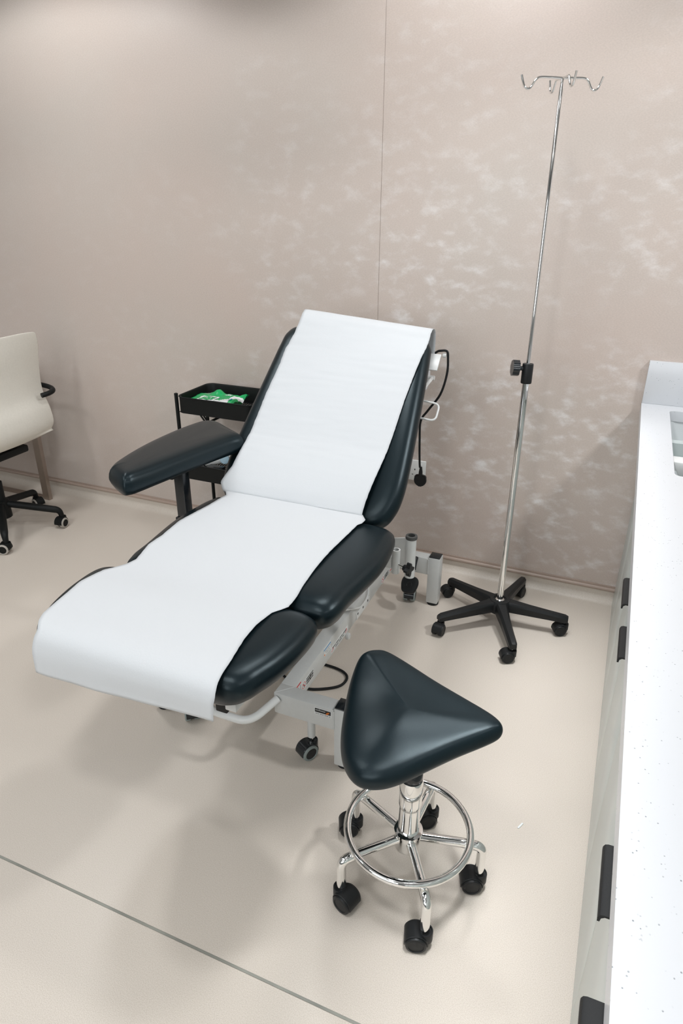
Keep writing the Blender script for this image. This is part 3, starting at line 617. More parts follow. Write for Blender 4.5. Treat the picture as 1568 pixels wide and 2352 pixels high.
# ------------------------------------------------------------------ paper strip on the couch
PROF = [(-1.836, 0.40), (-1.837, 0.50), (-1.836, 0.58), (-1.830, 0.620), (-1.812, 0.648), (-1.778, 0.6615), (-1.72, 0.665), (-1.60, 0.6655), (-1.46, 0.657), (-1.25, 0.6665), (-0.95, 0.6665), (-0.926, 0.668), (-0.917, 0.682), (-0.898, 0.708), (-0.865, 0.738), (-0.82, 0.772), (-0.76, 0.811), (-0.70, 0.862), (-0.412, 1.147), (-0.375, 1.180), (-0.345, 1.186), (-0.318, 1.172), (-0.305, 1.12), (-0.300, 1.06)]
LT = [(-1.183, -1.835, 0.554), (-1.186, -1.805, 0.652), (-1.204, -1.783, 0.661), (-1.214, -1.757, 0.662), (-1.225, -1.668, 0.664), (-1.236, -1.608, 0.665), (-1.229, -1.524, 0.662), (-1.195, -1.47, 0.66), (-1.187, -1.439, 0.658), (-1.191, -1.419, 0.658), (-1.207, -1.357, 0.661), (-1.202, -1.293, 0.663), (-1.211, -1.195, 0.665), (-1.192, -1.052, 0.665), (-1.187, -0.988, 0.665), (-1.182, -0.961, 0.665), (-1.210, -0.921, 0.667), (-1.232, -0.89, 0.678), (-1.209, -0.844, 0.715), (-1.201, -0.736, 0.823), (-1.196, -0.622, 0.937), (-1.184, -0.527, 1.032), (-1.183, -0.479, 1.08), (-1.165, -0.439, 1.12), (-1.157, -0.395, 1.159), (-1.160, -0.345, 1.186), (-1.163, -0.30, 1.06)]
RT_ = [(-0.685, -1.835, 0.57), (-0.678, -1.822, 0.632), (-0.684, -1.79, 0.658), (-0.687, -1.75, 0.663), (-0.702, -1.657, 0.664), (-0.705, -1.596, 0.665), (-0.699, -1.528, 0.662), (-0.675, -1.484, 0.66), (-0.677, -1.433, 0.658), (-0.684, -1.382, 0.66), (-0.689, -1.293, 0.663), (-0.69, -1.192, 0.665), (-0.681, -0.992, 0.665), (-0.672, -0.981, 0.665), (-0.67, -0.953, 0.665), (-0.694, -0.908, 0.669), (-0.689, -0.858, 0.701), (-0.681, -0.786, 0.773), (-0.674, -0.692, 0.867), (-0.669, -0.592, 0.967), (-0.66, -0.513, 1.046), (-0.648, -0.431, 1.128), (-0.648, -0.388, 1.165), (-0.650, -0.345, 1.186), (-0.655, -0.30, 1.06)]
pp = catmull([Vector((0, y, z)) for y, z in PROF], 40)
cum = [0]
for a, b_ in zip(pp[:-1], pp[1:]): cum.append(cum[-1]+(b_-a).length)
def s_of(y, z): # arc length of the nearest profile point
    best = min(range(len(pp)), key=lambda i: (pp[i].y-y)**2+(pp[i].z-z)**2)
    return cum[best]
import bisect
def at_s(s):
    s = min(max(s, 0), cum[-1])
    for i in range(max(0, bisect.bisect_left(cum, s)-1), len(cum)-1):
        if cum[i+1] >= s:
            t = (s-cum[i])/max(cum[i+1]-cum[i], 1e-9); return pp[i].lerp(pp[i+1], t), (pp[i+1]-pp[i]).normalized()
def tab(T):
    k = sorted((s_of(y, z), x) for x, y, z in T)
    def f(s):
        if s <= k[0][0]: return k[0][1]
        for (a, xa), (b_, xb) in zip(k[:-1], k[1:]):
            if s <= b_: return xa+(xb-xa)*(s-a)/max(b_-a, 1e-6)
        return k[-1][1]
    return f
fL, fR = tab(LT), tab(RT_)
NR, NC = 260, 44
sL0, sR0 = s_of(-1.835, 0.554), s_of(-1.835, 0.570)
bm = B(); rows = []
sA, sEnd = cum[0], cum[-1]
for i in range(NR+1):
    row = []
    for j in range(NC+1):
        u = j/NC
        s0 = (sL0+(sR0-sL0)*u)-0.006*math.sin(PI*u)
        t = i/NR; s = s0+(sEnd-s0)*t
        p, tg = at_s(s); nrm = Vector((0, -tg.z, tg.y))
        edge = 0.0012*noise.noise(Vector((s*70, 3 if u < .5 else 9, 0)))
        x = fL(s)*(1-u)+fR(s)*u+edge*(abs(2*u-1)**3)
        y, z = p.y, p.z
        onback = max(0, min(1, (z-0.72)/0.08)); hang = max(0, min(1, (0.655-z)/0.05)) if y < -1.75 else 0
        top = max(0, min(1, (z-1.09)/0.07)) if y > -0.5 else 0
        # creases running across, stronger to the left and right edges on the back
        cr = noise.noise(Vector((x*3.2, s*46, 1.3)))*0.0016+noise.noise(Vector((x*6, s*22, 5)))*0.0016
        fl_ = noise.noise(Vector((x*4, s*5, 8.1)))*0.0022
        off = 0.003+onback*(0.003+abs(cr)*1.3)+(1-onback)*max(0, fl_)*1.3
        off += hang*(-0.007+0.005*math.sin(u*5.2+0.6)+0.005*noise.noise(Vector((x*9, 2, 1))))*min(1, (0.655-z)/0.08)
        q = Vector((x, y, z))+nrm*off
        q.z += top*(-0.075)*(x+0.907)
        # shallow droop over the dark gap between seat and leg rest
        row.append(bm.verts.new(q))
    rows.append(row)
for A, C in zip(rows[:-1], rows[1:]):
    for k in range(NC): bm.faces.new((A[k], A[k+1], C[k+1], C[k]))
paper = obj('couch_paper', bm, M['paper'], smooth=180)
tag(paper, 'long white disposable paper strip laid along the black couch, hanging over its foot end', 'paper')
sol = paper.modifiers.new('s', 'SOLIDIFY'); sol.thickness = 0.0006; sol.offset = 1

# ------------------------------------------------------------------ IV stand
IVC = Vector((-0.300, -0.342, 0)); IVT = Vector((-0.317, -0.260, 1.934))
iv = thing('drip_stand', 'tall chrome drip stand with four hooks on a black five-arm base', 'drip stand', IVC)
IVA = [152, -140, -68, 4, 78]
bm = B()
for a in IVA:
    ca, sa = math.cos(math.radians(a)), math.sin(math.radians(a))
    def pt(r, l, z): return Vector((IVC.x+ca*r-sa*l, IVC.y+sa*r+ca*l, z))
    st = []
    for r, wt, wb, zt, zb in ((0.018, 0.024, 0.026, 0.112, 0.070), (0.05, 0.018, 0.024, 0.110, 0.068), (0.12, 0.013, 0.019, 0.102, 0.064), (0.20, 0.011, 0.017, 0.094, 0.062), (0.262, 0.010, 0.016, 0.088, 0.060), (0.274, 0.008, 0.013, 0.083, 0.060)):
        st.append([bm.verts.new(pt(r, l, z)) for l, z in ((-wt*0.8, zt), (wt*0.8, zt), (wt, zt-0.003), (wb, zt-0.010), (wb, zb), (-wb, zb), (-wb, zt-0.010), (-wt, zt-0.003))])
    for A, C in zip(st[:-1], st[1:]):
        for k in range(8): bm.faces.new((A[k], A[(k+1) % 8], C[(k+1) % 8], C[k]))
    bm.faces.new(st[0][::-1]); bm.faces.new(st[-1])
lathe(bm, [(0.046, 0.062), (0.048, 0.100), (0.040, 0.113), (0.026, 0.114), (0.024, 0.110)], IVC, seg=30)
obj('base', bm, M['plastic'], iv, smooth=35)
for a in IVA:
    ca, sa = math.cos(math.radians(a)), math.sin(math.radians(a))
    make_castor(iv, (IVC.x+ca*0.262, IVC.y+sa*0.262, 0), math.radians({152: 215, -140: 262, -68: 205, 4: 205, 78: 250}[a]), R=0.024, width=0.046, tyre='plastic', hood='plastic', stem_h=0.015, trail=0.018)
dv = (IVT-V(IVC.x, IVC.y, 0.11)).normalized(); b0 = V(IVC.x, IVC.y, 0.105)
Lp = (IVT-b0).length
def on_pole(z): t = (z-b0.z)/dv.z; return b0+dv*t
CZ = 1.035
bm = B(); tube(bm, [b0, on_pole(CZ)], 0.0125, 24); lathe(bm, [(0.019, 0), (0.019, 0.006), (0.0135, 0.010)], b0, dv, 20); obj('lower_pole', bm, M['chrome'], iv)
bm = B(); tube(bm, [on_pole(CZ-0.02), IVT-dv*0.03, IVT-dv*0.012, IVT], lambda t: 0.0070 if t < 0.5 else 0.005, 20); obj('upper_pole', bm, M['chrome'], iv)
bm = B(); c0 = on_pole(CZ-0.035); lathe(bm, [(0.0126, 0), (0.0185, 0.0), (0.0195, 0.003), (0.0195, 0.066), (0.0185, 0.070), (0.0075, 0.070)], c0, dv, 26); col_ = obj('clamp_collar', bm, M['plastic'], iv)
bm = B(); kd = Vector((-0.93, -0.36, 0.05)).normalized(); kc = c0+dv*0.052
lathe(bm, [(0.008, 0.012), (0.008, 0.034)], kc, kd, 14)
n = 48; kx = kd.cross(Vector((0, 0, 1))).normalized(); kz = kx.cross(kd)
prof_k = []
ring_o = [kc+kd*0.032+(kx*math.cos(2*PI*k/n)+kz*math.sin(2*PI*k/n))*(0.0275+0.0012*math.cos(8*2*PI*k/n)) for k in range(n)]
prism(bm, ring_o, kd*0.024); bmesh.ops.recalc_face_normals(bm, faces=bm.faces)
obj('clamp_knob', bm, M['gloss_black'], iv, smooth=35)
T = IVT
for th_, sc_ in ((30, 1.0), (210, 1.0), (120, 0.62), (300, 0.62)):
    dx, dy = math.cos(math.radians(th_)), math.sin(math.radians(th_)); bm = B()
    pts = [T+V(dx*(r*sc_ if r < 0.08 else r-0.072*(1-sc_)*1.25), dy*(r*sc_ if r < 0.08 else r-0.072*(1-sc_)*1.25), z) for r, z in ((0.0, 0.004), (0.03, 0.005), (0.070, 0.005), (0.085, -0.003), (0.098, -0.022), (0.109, -0.026), (0.120, -0.018), (0.131, 0.010))]
    tube(bm, catmull(pts, 6), 0.0036, 12); obj('hook', bm, M['chrome'], iv)

# ------------------------------------------------------------------ saddle stool
SC = Vector((-0.297, -1.597, 0))
stool = thing('saddle_stool', 'black saddle-seat stool with chrome foot ring and five black castors', 'stool', SC)
SA = [-133, -59, 12, 85, 157]
bm = B(); lathe(bm, [(0.026, 0.112), (0.034, 0.113), (0.0345, 0.118), (0.0335, 0.158), (0.036, 0.160), (0.036, 0.168), (0.030, 0.170)], SC, seg=32); obj('hub', bm, M['chrome'], stool)
bm = B(); lathe(bm, [(0.027, 0.165), (0.0262, 0.245), (0.0262, 0.275)], SC, seg=32); obj('column', bm, M['chrome'], stool)
bm = B(); lathe(bm, [(0.0266, 0.250), (0.0282, 0.256), (0.0286, 0.262), (0.0286, 0.334), (0.0275, 0.340)], SC, seg=32); obj('column_sleeve', bm, M['chrome'], stool)
bm = B(); lathe(bm, [(0.0255, 0.340), (0.0262, 0.342), (0.0262, 0.362), (0.022, 0.368), (0.014, 0.370), (0.014, 0.47)], SC, seg=26); obj('gas_lift', bm, M['gloss_black'], stool)
bm = B(); n = 72; tube(bm, [SC+V(0.1535*math.cos(2*PI*k/n), 0.1535*math.sin(2*PI*k/n), 0.170) for k in range(n)], 0.0095, 14, closed=True); obj('foot_ring', bm, M['chrome'], stool)
for a in SA:
    ca, sa = math.cos(math.radians(a)), math.sin(math.radians(a)); bm = B()
    P_ = [SC+V(ca*r, sa*r, z) for r, z in ((0.028, 0.146), (0.145, 0.150), (0.1845, 0.146), (0.184, 0.062))]
    tube(bm, fillet(P_, 0.045, 10), 0.0120, 16); obj('leg', bm, M['chrome'], stool)
    make_castor(stool, (SC.x+ca*0.184, SC.y+sa*0.184, 0), math.radians({-133: -18, -59: 196, 12: 200, 85: 215, 157: 205}[a]), R=0.0255, width=0.054, tyre='plastic', hood='plastic', stem_h=0.006, trail=0.018)
# seat
so = [(-0.476, -1.462, .555), (-0.455, -1.447, .558), (-0.425, -1.440, .557), (-0.36, -1.460, .551), (-0.28, -1.494, .547), (-0.19, -1.532, .548), (-0.125, -1.562, .550), (-0.102, -1.588, .551), (-0.120, -1.614, .545),
      (-0.18, -1.662, .526), (-0.235, -1.712, .508), (-0.285, -1.758, .492), (-0.330, -1.782, .482), (-0.375, -1.780, .476), (-0.418, -1.742, .474), (-0.450, -1.680, .478), (-0.474, -1.60, .490), (-0.488, -1.53, .512), (-0.488, -1.48, .540)]
so3 = catmull([Vector(p) for p in so], 6, True); cz = Vector((-0.31, -1.61, 0.560))
bm = B(); rings = []; T_ = 0.026
def ring(f, dz, zc):
    out = []
    for p in so3:
        ze = p.z+T_*0.9
        z = zc+(ze-zc)*(abs(f)**1.7) if zc > 0.5 else zc+(p.z-0.024-zc)*(abs(f)**1.5)
        out.append(bm.verts.new((cz.x+(p.x-cz.x)*f, cz.y+(p.y-cz.y)*f, z+dz)))
    return out
for f in (0.12, 0.35, 0.55, 0.75, 0.90, 0.965): rings.append(ring(f, 0.0, 0.476))
for dz, ins in ((-0.018, 0.988), (-0.008, 0.998), (0.002, 1.0), (0.010, 0.993)): rings.append([bm.verts.new((cz.x+(p.x-cz.x)*ins, cz.y+(p.y-cz.y)*ins, p.z+dz)) for p in so3])
for f, dz in ((0.972, -0.007), (0.94, -0.0025), (0.89, -0.0005), (0.82, 0), (0.72, 0), (0.6, 0), (0.48, 0), (0.36, 0), (0.24, 0), (0.12, 0)): rings.append(ring(f, dz, cz.z))
n = len(so3)
for A, C in zip(rings[:-1], rings[1:]):
    for k in range(n): bm.faces.new((A[k], A[(k+1) % n], C[(k+1) % n], C[k]))
cv = bm.verts.new(cz)
for k in range(n): bm.faces.new((rings[-1][k], rings[-1][(k+1) % n], cv))
bm.faces.new(rings[0][::-1])
st_seat = obj('seat', bm, M['vinyl'], stool, smooth=180)
sm_ = st_seat.modifiers.new('relax', 'SMOOTH'); sm_.factor = 0.5; sm_.iterations = 9
sb_ = st_seat.modifiers.new('sub', 'SUBSURF'); sb_.levels = 1; sb_.render_levels = 1
bm = B(); box(bm, (SC.x-0.07, SC.y-0.05, 0.462), (SC.x+0.07, SC.y+0.05, 0.482), 0.004); obj('seat_plate', bm, M['black_steel'], stool)

# ------------------------------------------------------------------ trolley
TX0, TX1, TY0, TY1 = -1.835, -1.445, -0.315, -0.045
tro = thing('utility_trolley', 'black steel three-tier trolley between the wall and the couch', 'trolley', ((TX0+TX1)/2, (TY0+TY1)/2, 0))
def rr_outline(x0, x1, y0, y1, r, z, n=6):
    out = []
    for cx, cy, a in ((x1-r, y1-r, 0), (x0+r, y1-r, 90), (x0+r, y0+r, 180), (x1-r, y0+r, 270)):
        for k in range(n+1):
            t = math.radians(a+90*k/n); out.append(Vector((cx+r*math.cos(t), cy+r*math.sin(t), z)))
    return out
for zt in (0.785, 0.463, 0.150):
    bm = B(); h = 0.075; rings = []
    for ins, z in ((0, zt-h), (0, zt-0.004), (-0.003, zt-0.001), (-0.001, zt+0.002), (0.004, zt), (0.006, zt-0.006), (0.005, zt-h+0.004)):
        rings.append([bm.verts.new(p) for p in rr_outline(TX0+ins, TX1-ins, TY0+ins, TY1-ins, 0.035, z)])
    for A, C in zip(rings[:-1], rings[1:]):
        for k in range(len(A)): bm.faces.new((A[k], A[(k+1) % len(A)], C[(k+1) % len(A)], C[k]))
    ty = obj('tray', bm, M['black_steel'], tro)
    bm = B(); x = TX0+0.012
    zb = zt-h+0.003
    while x < TX1-0.01:
        box(bm, (x-0.0035, TY0+0.006, zb-0.001), (x+0.0035, TY1-0.006, zb+0.001)); x += 0.0125
    for y in (TY0+0.012, (TY0+TY1)/2, TY1-0.012): box(bm, (TX0+0.006, y-0.006, zb-0.0012), (TX1-0.006, y+0.006, zb+0.0012))
    g = obj('tray_grid', bm, M['black_steel'], ty, smooth=0)
for x in (TX0-0.008, TX1+0.008):
    for y in (TY0+0.012, TY1-0.025):
        tz = 0.790 if y < -0.2 else 0.758
        bm = B(); tube(bm, [(x, y, 0.055), (x, y, tz)], 0.0085, 12); lathe(bm, [(0.0088, 0), (0.0088, 0.008), (0.006, 0.010)], (x, y, tz-0.003), seg=12); obj('post', bm, M['black_steel'], tro)
        make_castor(tro, (x, y, 0), 0.7, R=0.022, width=0.03, stem_h=0.01, trail=0.012)
bm = B()
for y in (TY0+0.05, TY1-0.05):
    tube(bm, [(TX0+0.075, y, 0.711), (TX0+0.115, y, 0.66)], 0.004, 8); tube(bm, [(TX0+0.092, y, 0.711), (TX0+0.13, y, 0.66)], 0.004, 8)
tube(bm, [(TX0+0.122, TY0+0.05, 0.66), (TX0+0.122, TY1-0.05, 0.66)], 0.006, 8); obj('under_handle', bm, M['black_steel'], tro)

# wipes packet in the top tray
wp = thing('wipes_packet', 'crumpled green and white packet of wipes lying in the top tray of the black trolley', 'packet', (-1.68, -0.17, 0.713))
def packet_pt(u, v, top):
    # u,v in 0..1 ; long axis u
    x = -1.823+0.24*u; y = -0.285+0.175*v+0.03*(u-.5)
    edge = min(u, 1-u)*6; edge = min(1, edge); ev = min(1, min(v, 1-v)*6)
    puff = math.sqrt(max(0, edge))*math.sqrt(max(0, ev))
    z = 0.732+0.036*puff*(1 if top else -0.25)
    z += 0.008*noise.noise(Vector((u*5, v*4, 2 if top else 2.01)))*(0.4+0.6*(1-puff))+0.004*noise.noise(Vector((u*14, v*12, 7)))
    # raised crimped ends
    z += 0.020*max(0, 1-u*6)*(0.2+0.8*v)+0.034*max(0, 1-(1-u)*7)*(0.3+0.7*abs(math.sin(v*5)))
    z += 0.035*math.exp(-((u-0.42)/0.10)**2)*max(0, (v-0.72)/0.28)
    return Vector((x, y, z))
bm = B(); n, m_ = 40, 28; G = {}
for top in (1, 0):
    for i in range(n+1):
        for j in range(m_+1):
            if not top and (i in (0, n) or j in (0, m_)): G[(0, i, j)] = G[(1, i, j)]; continue
            G[(top, i, j)] = bm.verts.new(packet_pt(i/n, j/m_, top))
for top in (1, 0):
    for i in range(n):
        for j in range(m_):
            f = bm.faces.new((G[(top, i, j)], G[(top, i+1, j)], G[(top, i+1, j+1)], G[(top, i, j+1)]))
            u, v = (i+.5)/n, (j+.5)/m_
            if top and ((0.60 < u < 0.90 and v < 0.34+0.25*math.sin(u*9)*0.5) or (u > 0.80 and 0.42 < v < 0.72)): f.material_index = 1
pk = obj('film', bm, [M['green'], M['white_print']], wp, smooth=30)
def on_packet(u, v, lift=0.0012): q = packet_pt(u, v, 1); return q+V(0, 0, lift)
bm = B()
def patch(bm, u0, u1, v0, v1, lift, mi, n=10, sk=0.0):
    g = [[bm.verts.new(on_packet(u0+(u1-u0)*i/n+sk*(j/n), v0+(v1-v0)*j/n, lift)) for j in range(n+1)] for i in range(n+1)]
    for i in range(n):
        for j in range(n): f = bm.faces.new((g[i][j], g[i+1][j], g[i+1][j+1], g[i][j+1])); f.material_index = mi
patch(bm, 0.26, 0.60, 0.10, 0.50, 0.0016, 1); patch(bm, 0.30, 0.56, 0.16, 0.44, 0.0024, 0)
for k in range(3): patch(bm, 0.38+0.05*k, 0.39+0.05*k, 0.22, 0.40, 0.0032, 1, 4)
for k in range(4): patch(bm, 0.20+0.03*k, 0.205+0.03*k, 0.60, 0.88, 0.0016, 1, 4)
for k in range(4): patch(bm, 0.62+0.035*k, 0.64+0.035*k, 0.66, 0.76, 0.0016, 1, 3, 0.02)
patch(bm, 0.86, 0.94, 0.20, 0.36, 0.0026, 2, 4); patch(bm, 0.875, 0.893, 0.22, 0.34, 0.0034, 1, 3); patch(bm, 0.907, 0.925, 0.22, 0.34, 0.0034, 1, 3)
obj('resealable_label', bm, [M['green'], M['white_print'], M['blue_print']], wp, smooth=0)
# contents of the middle tray
dvc = thing('handheld_device', 'white handheld device with blue disc and black lead in the middle trolley tray', 'device', (-1.66, -0.20, 0.393))
bm = B(); tube(bm, catmull([(-1.80, -0.275, 0.445), (-1.76, -0.25, 0.452), (-1.70, -0.20, 0.462), (-1.665, -0.165, 0.478), (-1.645, -0.15, 0.484)], 6), lambda t: 0.020+0.016*max(0, t-0.6)/0.4*(1 if t < 0.97 else 0.6), 16); obj('body', bm, M['white_plastic'], dvc, smooth=60)
bm = B(); lathe(bm, [(0.022, 0), (0.022, 0.005), (0.016, 0.007), (0.001, 0.007)], (-1.672, -0.205, 0.468), (0.35, -0.75, 0.35), 18); obj('disc', bm, M['blue_pale'], dvc)
bm = B(); tube(bm, catmull([(-1.80, -0.29, 0.43), (-1.765, -0.285, 0.478), (-1.72, -0.25, 0.492), (-1.66, -0.19, 0.515), (-1.60, -0.15, 0.50), (-1.56, -0.14, 0.43)], 6), 0.004, 8); tube(bm, catmull([(-1.81, -0.275, 0.43), (-1.785, -0.29, 0.482), (-1.75, -0.29, 0.468), (-1.73, -0.27, 0.44)], 6), 0.003, 8); obj('lead', bm, M['rubber'], dvc)
bm = B(); box(bm, (-1.725, -0.29, 0.392), (-1.645, -0.245, 0.452), 0.004); bx_ = obj('black_box', bm, M['gloss_black']); tag(bx_, 'small black box standing in the middle trolley tray beside the white device', 'box')
bm = B(); tube(bm, catmull([(-1.64, -0.29, 0.40), (-1.60, -0.25, 0.45), (-1.55, -0.15, 0.485)], 5), 0.006, 8); bl = obj('folded_lead', bm, M['rubber']); tag(bl, 'thick black lead leaning in the middle trolley tray next to the backrest', 'cable')

# ------------------------------------------------------------------ wall socket
ws = thing('wall_socket', 'white wall socket plate on the mottled wall behind the hanging plug', 'socket', (-0.785, 0, 0.478))
bm = B(); box(bm, (-0.825, -0.010, 0.432), (-0.738, 0.0, 0.530), 0.003); obj('plate', bm, M['white_plastic'], ws)
bm = B(); box(bm, (-0.765, -0.0125, 0.497), (-0.753, -0.0098, 0.516), 0.0012); obj('switch', bm, M['white_plastic'], ws)
bm = B(); box(bm, (-0.7895, -0.0104, 0.482), (-0.7855, -0.0098, 0.490)); box(bm, (-0.8005, -0.0104, 0.460), (-0.7945, -0.0098, 0.4635)); box(bm, (-0.7805, -0.0104, 0.460), (-0.7745, -0.0098, 0.4635)); obj('pin_slot', bm, M['black_print'], ws)

# ------------------------------------------------------------------ counter: cabinets, worktop, splashback, sink
CX, WX, CB = 0.1356, 0.0930, 0.74
doors = [(-0.022, -0.335), (-0.335, -0.70), (-0.70, -1.065), (-1.065, -1.43), (-1.43, -1.795), (-1.795, -2.16), (-2.16, -2.525), (-2.525, -2.89), (-2.89, -3.25)]
labels = ['grey base cabinet against the wall, under the sink', 'second grey base cabinet from the wall, under the sink', 'third grey base cabinet from the wall', 'fourth grey base cabinet from the wall, its black pull next to the following one',
          'fifth grey base cabinet from the wall, its black pull at the far end', 'sixth grey base cabinet from the wall, its black pull at the near end', 'seventh grey base cabinet from the wall, nearest door with a visible black pull, slightly ajar', 'eighth grey base cabinet, just below the frame', 'last grey base cabinet, beside the camera']
pulls = {3: [(-1.385, -1.265)], 4: [(-1.588, -1.475)], 5: [(-2.141, -2.033)], 6: [(-2.380, -2.245)]}
for i, (ya, yb) in enumerate(doors):
    t = thing('base_cabinet', labels[i], 'cabinet', (0.44, (ya+yb)/2, 0), 'grey base cabinets under the worktop')
    bm = B()
    for lo_, hi_ in (((CX+0.019, yb+0.0002, 0.0), (CB, yb+0.0182, 0.861)), ((CX+0.019, ya-0.0182, 0.0), (CB, ya-0.0002, 0.861)), ((CX+0.019, yb+0.0182, 0.0), (CB, ya-0.0182, 0.06)), ((CB-0.018, yb+0.0182, 0.06), (CB, ya-0.0182, 0.861)), ((CX+0.019, yb+0.0182, 0.82), (CX+0.05, ya-0.0182, 0.861))): box(bm, lo_, hi_)
    obj('carcass', bm, M['laminate'], t, smooth=0)
    bm = B(); vs = box(bm, (CX, yb+0.001, 0.004), (CX+0.0185, ya-0.001, 0.858), 0.0012)
    dr = obj('door', bm, M['laminate'], t)
    for (p0, p1) in pulls.get(i, []):
        bm = B(); zt = 0.806 if i != 6 else 0.806; xo = 0.0870 if i != 6 else 0.0760
        sec = [(CX+0.0005, zt+0.002), (xo+0.006, zt+0.001), (xo+0.002, zt-0.001), (xo, zt-0.006), (xo, zt-0.012), (xo+0.003, zt-0.012), (xo+0.004, zt-0.006), (xo+0.008, zt-0.0025), (CX+0.0005, zt-0.002)]
        prism(bm, [Vector((x, p0, z)) for x, z in sec], (0, p1-p0, 0)); obj('pull', bm, M['plastic'], dr, smooth=40)

# worktop with sink cut-out, built from strips round the opening
SX0, SX1, SY0, SY1, SYm0, SYm1 = 0.189, 0.60, -0.090, -0.785, -0.580, -0.630
wt = thing('worktop', 'white speckled stone worktop running from the wall towards the camera', 'worktop', (0.42, -1.8, 0.862))
bm = B(); ZT0, ZT1 = 0.862, 0.900
def slab(x0, x1, y0, y1): box(bm, (x0, min(y0, y1), ZT0), (x1, max(y0, y1), ZT1))
# outer loop and opening as one clean face with thickness
def ring_faces(z, flip):
    outer = [(WX, -0.001), (CB+0.02, -0.001), (CB+0.02, -3.26), (WX, -3.26)]
    inner = [(p.x, p.y) for p in rr_outline(SX0, SX1, SY1, SY0, 0.018, 0, 4)]
    return outer, inner
outer, inner = ring_faces(0, 0)
def add_plane(z):
    vo = [bm.verts.new((x, y, z)) for x, y in outer]; vi = [bm.verts.new((x, y, z)) for x, y in inner]
    es = [bm.edges.new((vo[k], vo[(k+1) % 4])) for k in range(4)]+[bm.edges.new((vi[k], vi[(k+1) % len(vi)])) for k in range(len(vi))]
    bmesh.ops.triangle_fill(bm, use_beauty=True, use_dissolve=False, edges=es); return vo, vi
vo1, vi1 = add_plane(ZT1); vo0, vi0 = add_plane(ZT0)
for A, C in ((vo1, vo0), (vi1, vi0)):
    for k in range(len(A)): bm.faces.new((A[k], A[(k+1) % len(A)], C[(k+1) % len(A)], C[k]))
obj('slab', bm, M['quartz'], wt, smooth=20)
bm = B(); box(bm, (WX+0.0005, -0.020, 0.9002), (CB+0.02, 0.0, 1.060), 0.001)
sb = obj('splashback', bm, M['quartz']); tag(sb, 'low white speckled splashback standing on the worktop against the wall', 'splashback')
sink = thing('sink', 'white undermount double sink set in the worktop near the wall', 'sink', (0.39, -0.43, 0.86))
for y0_, y1_, dep in ((SY0+0.004, SYm0, 0.18), (SYm1, SY1-0.004, 0.12)):
    bm = B(); rings = []
    ylo, yhi = min(y0_, y1_), max(y0_, y1_)
    for ins, z in ((-0.015, 0.8612), (0.0, 0.8612), (0.002, 0.85), (0.012, 0.862-dep+0.02), (0.03, 0.862-dep), (0.12, 0.862-dep)):
        rings.append([bm.verts.new(p) for p in rr_outline(SX0+ins, SX1-ins, ylo+ins, yhi-ins, max(0.03-ins*0.2, 0.01), z, 5)])
    for A, C in zip(rings[:-1], rings[1:]):
        for k in range(len(A)): bm.faces.new((A[k], A[(k+1) % len(A)], C[(k+1) % len(A)], C[k]))
    bm.faces.new(rings[-1]); obj('basin', bm, M['basin'], sink, smooth=50)
bm = B(); box(bm, (SX0+0.001, SYm1-0.004, 0.845), (SX1-0.001, SYm0+0.004, 0.8895), 0.004); obj('divider', bm, M['white_plastic'], sink)

# ------------------------------------------------------------------ desk and office chair (left)
desk = thing('desk', 'desk on a flat metal loop leg against the wall behind the cream chair', 'desk', (-3.3, -0.7, 0))
bm = B(); box(bm, (-3.72, -1.45, 0.715), (-2.97, -0.03, 0.740), 0.002); obj('desk_top', bm, M['desk'], desk)
for y in (-0.125, -1.35):
    bm = B(); w2, th = 0.030, 0.012; x1, x0 = -2.935, -3.66; rings = []
    loop_o = [(x0, 0.0), (x1, 0.0), (x1, 0.714), (x0, 0.714)]; d = 0.045
    loop_i = [(x0+d, th*1.5), (x1-d, th*1.5), (x1-d, 0.714-th), (x0+d, 0.714-th)]
    ro = [(bm.verts.new((x, y-w2*0.4, z)), bm.verts.new((x, y+w2*0.4, z))) for x, z in loop_o]; ri = [(bm.verts.new((x, y-w2*0.4, z)), bm.verts.new((x, y+w2*0.4, z))) for x, z in loop_i]
    for k in range(4):
        j = (k+1) % 4
        bm.faces.new((ro[k][0], ro[j][0], ro[j][1], ro[k][1])); bm.faces.new((ri[k][0], ri[j][0], ri[j][1], ri[k][1]))
        bm.faces.new((ro[k][0], ro[j][0], ri[j][0], ri[k][0])); bm.faces.new((ro[k][1], ro[j][1], ri[j][1], ri[k][1]))
    obj('loop_leg', bm, M['bronze'], desk, smooth=0)
bm = B(); box(bm, (-3.60, -1.34, 0.35), (-3.58, -0.14, 0.714), 0.001); obj('modesty_panel', bm, M['wood_dark'], desk)

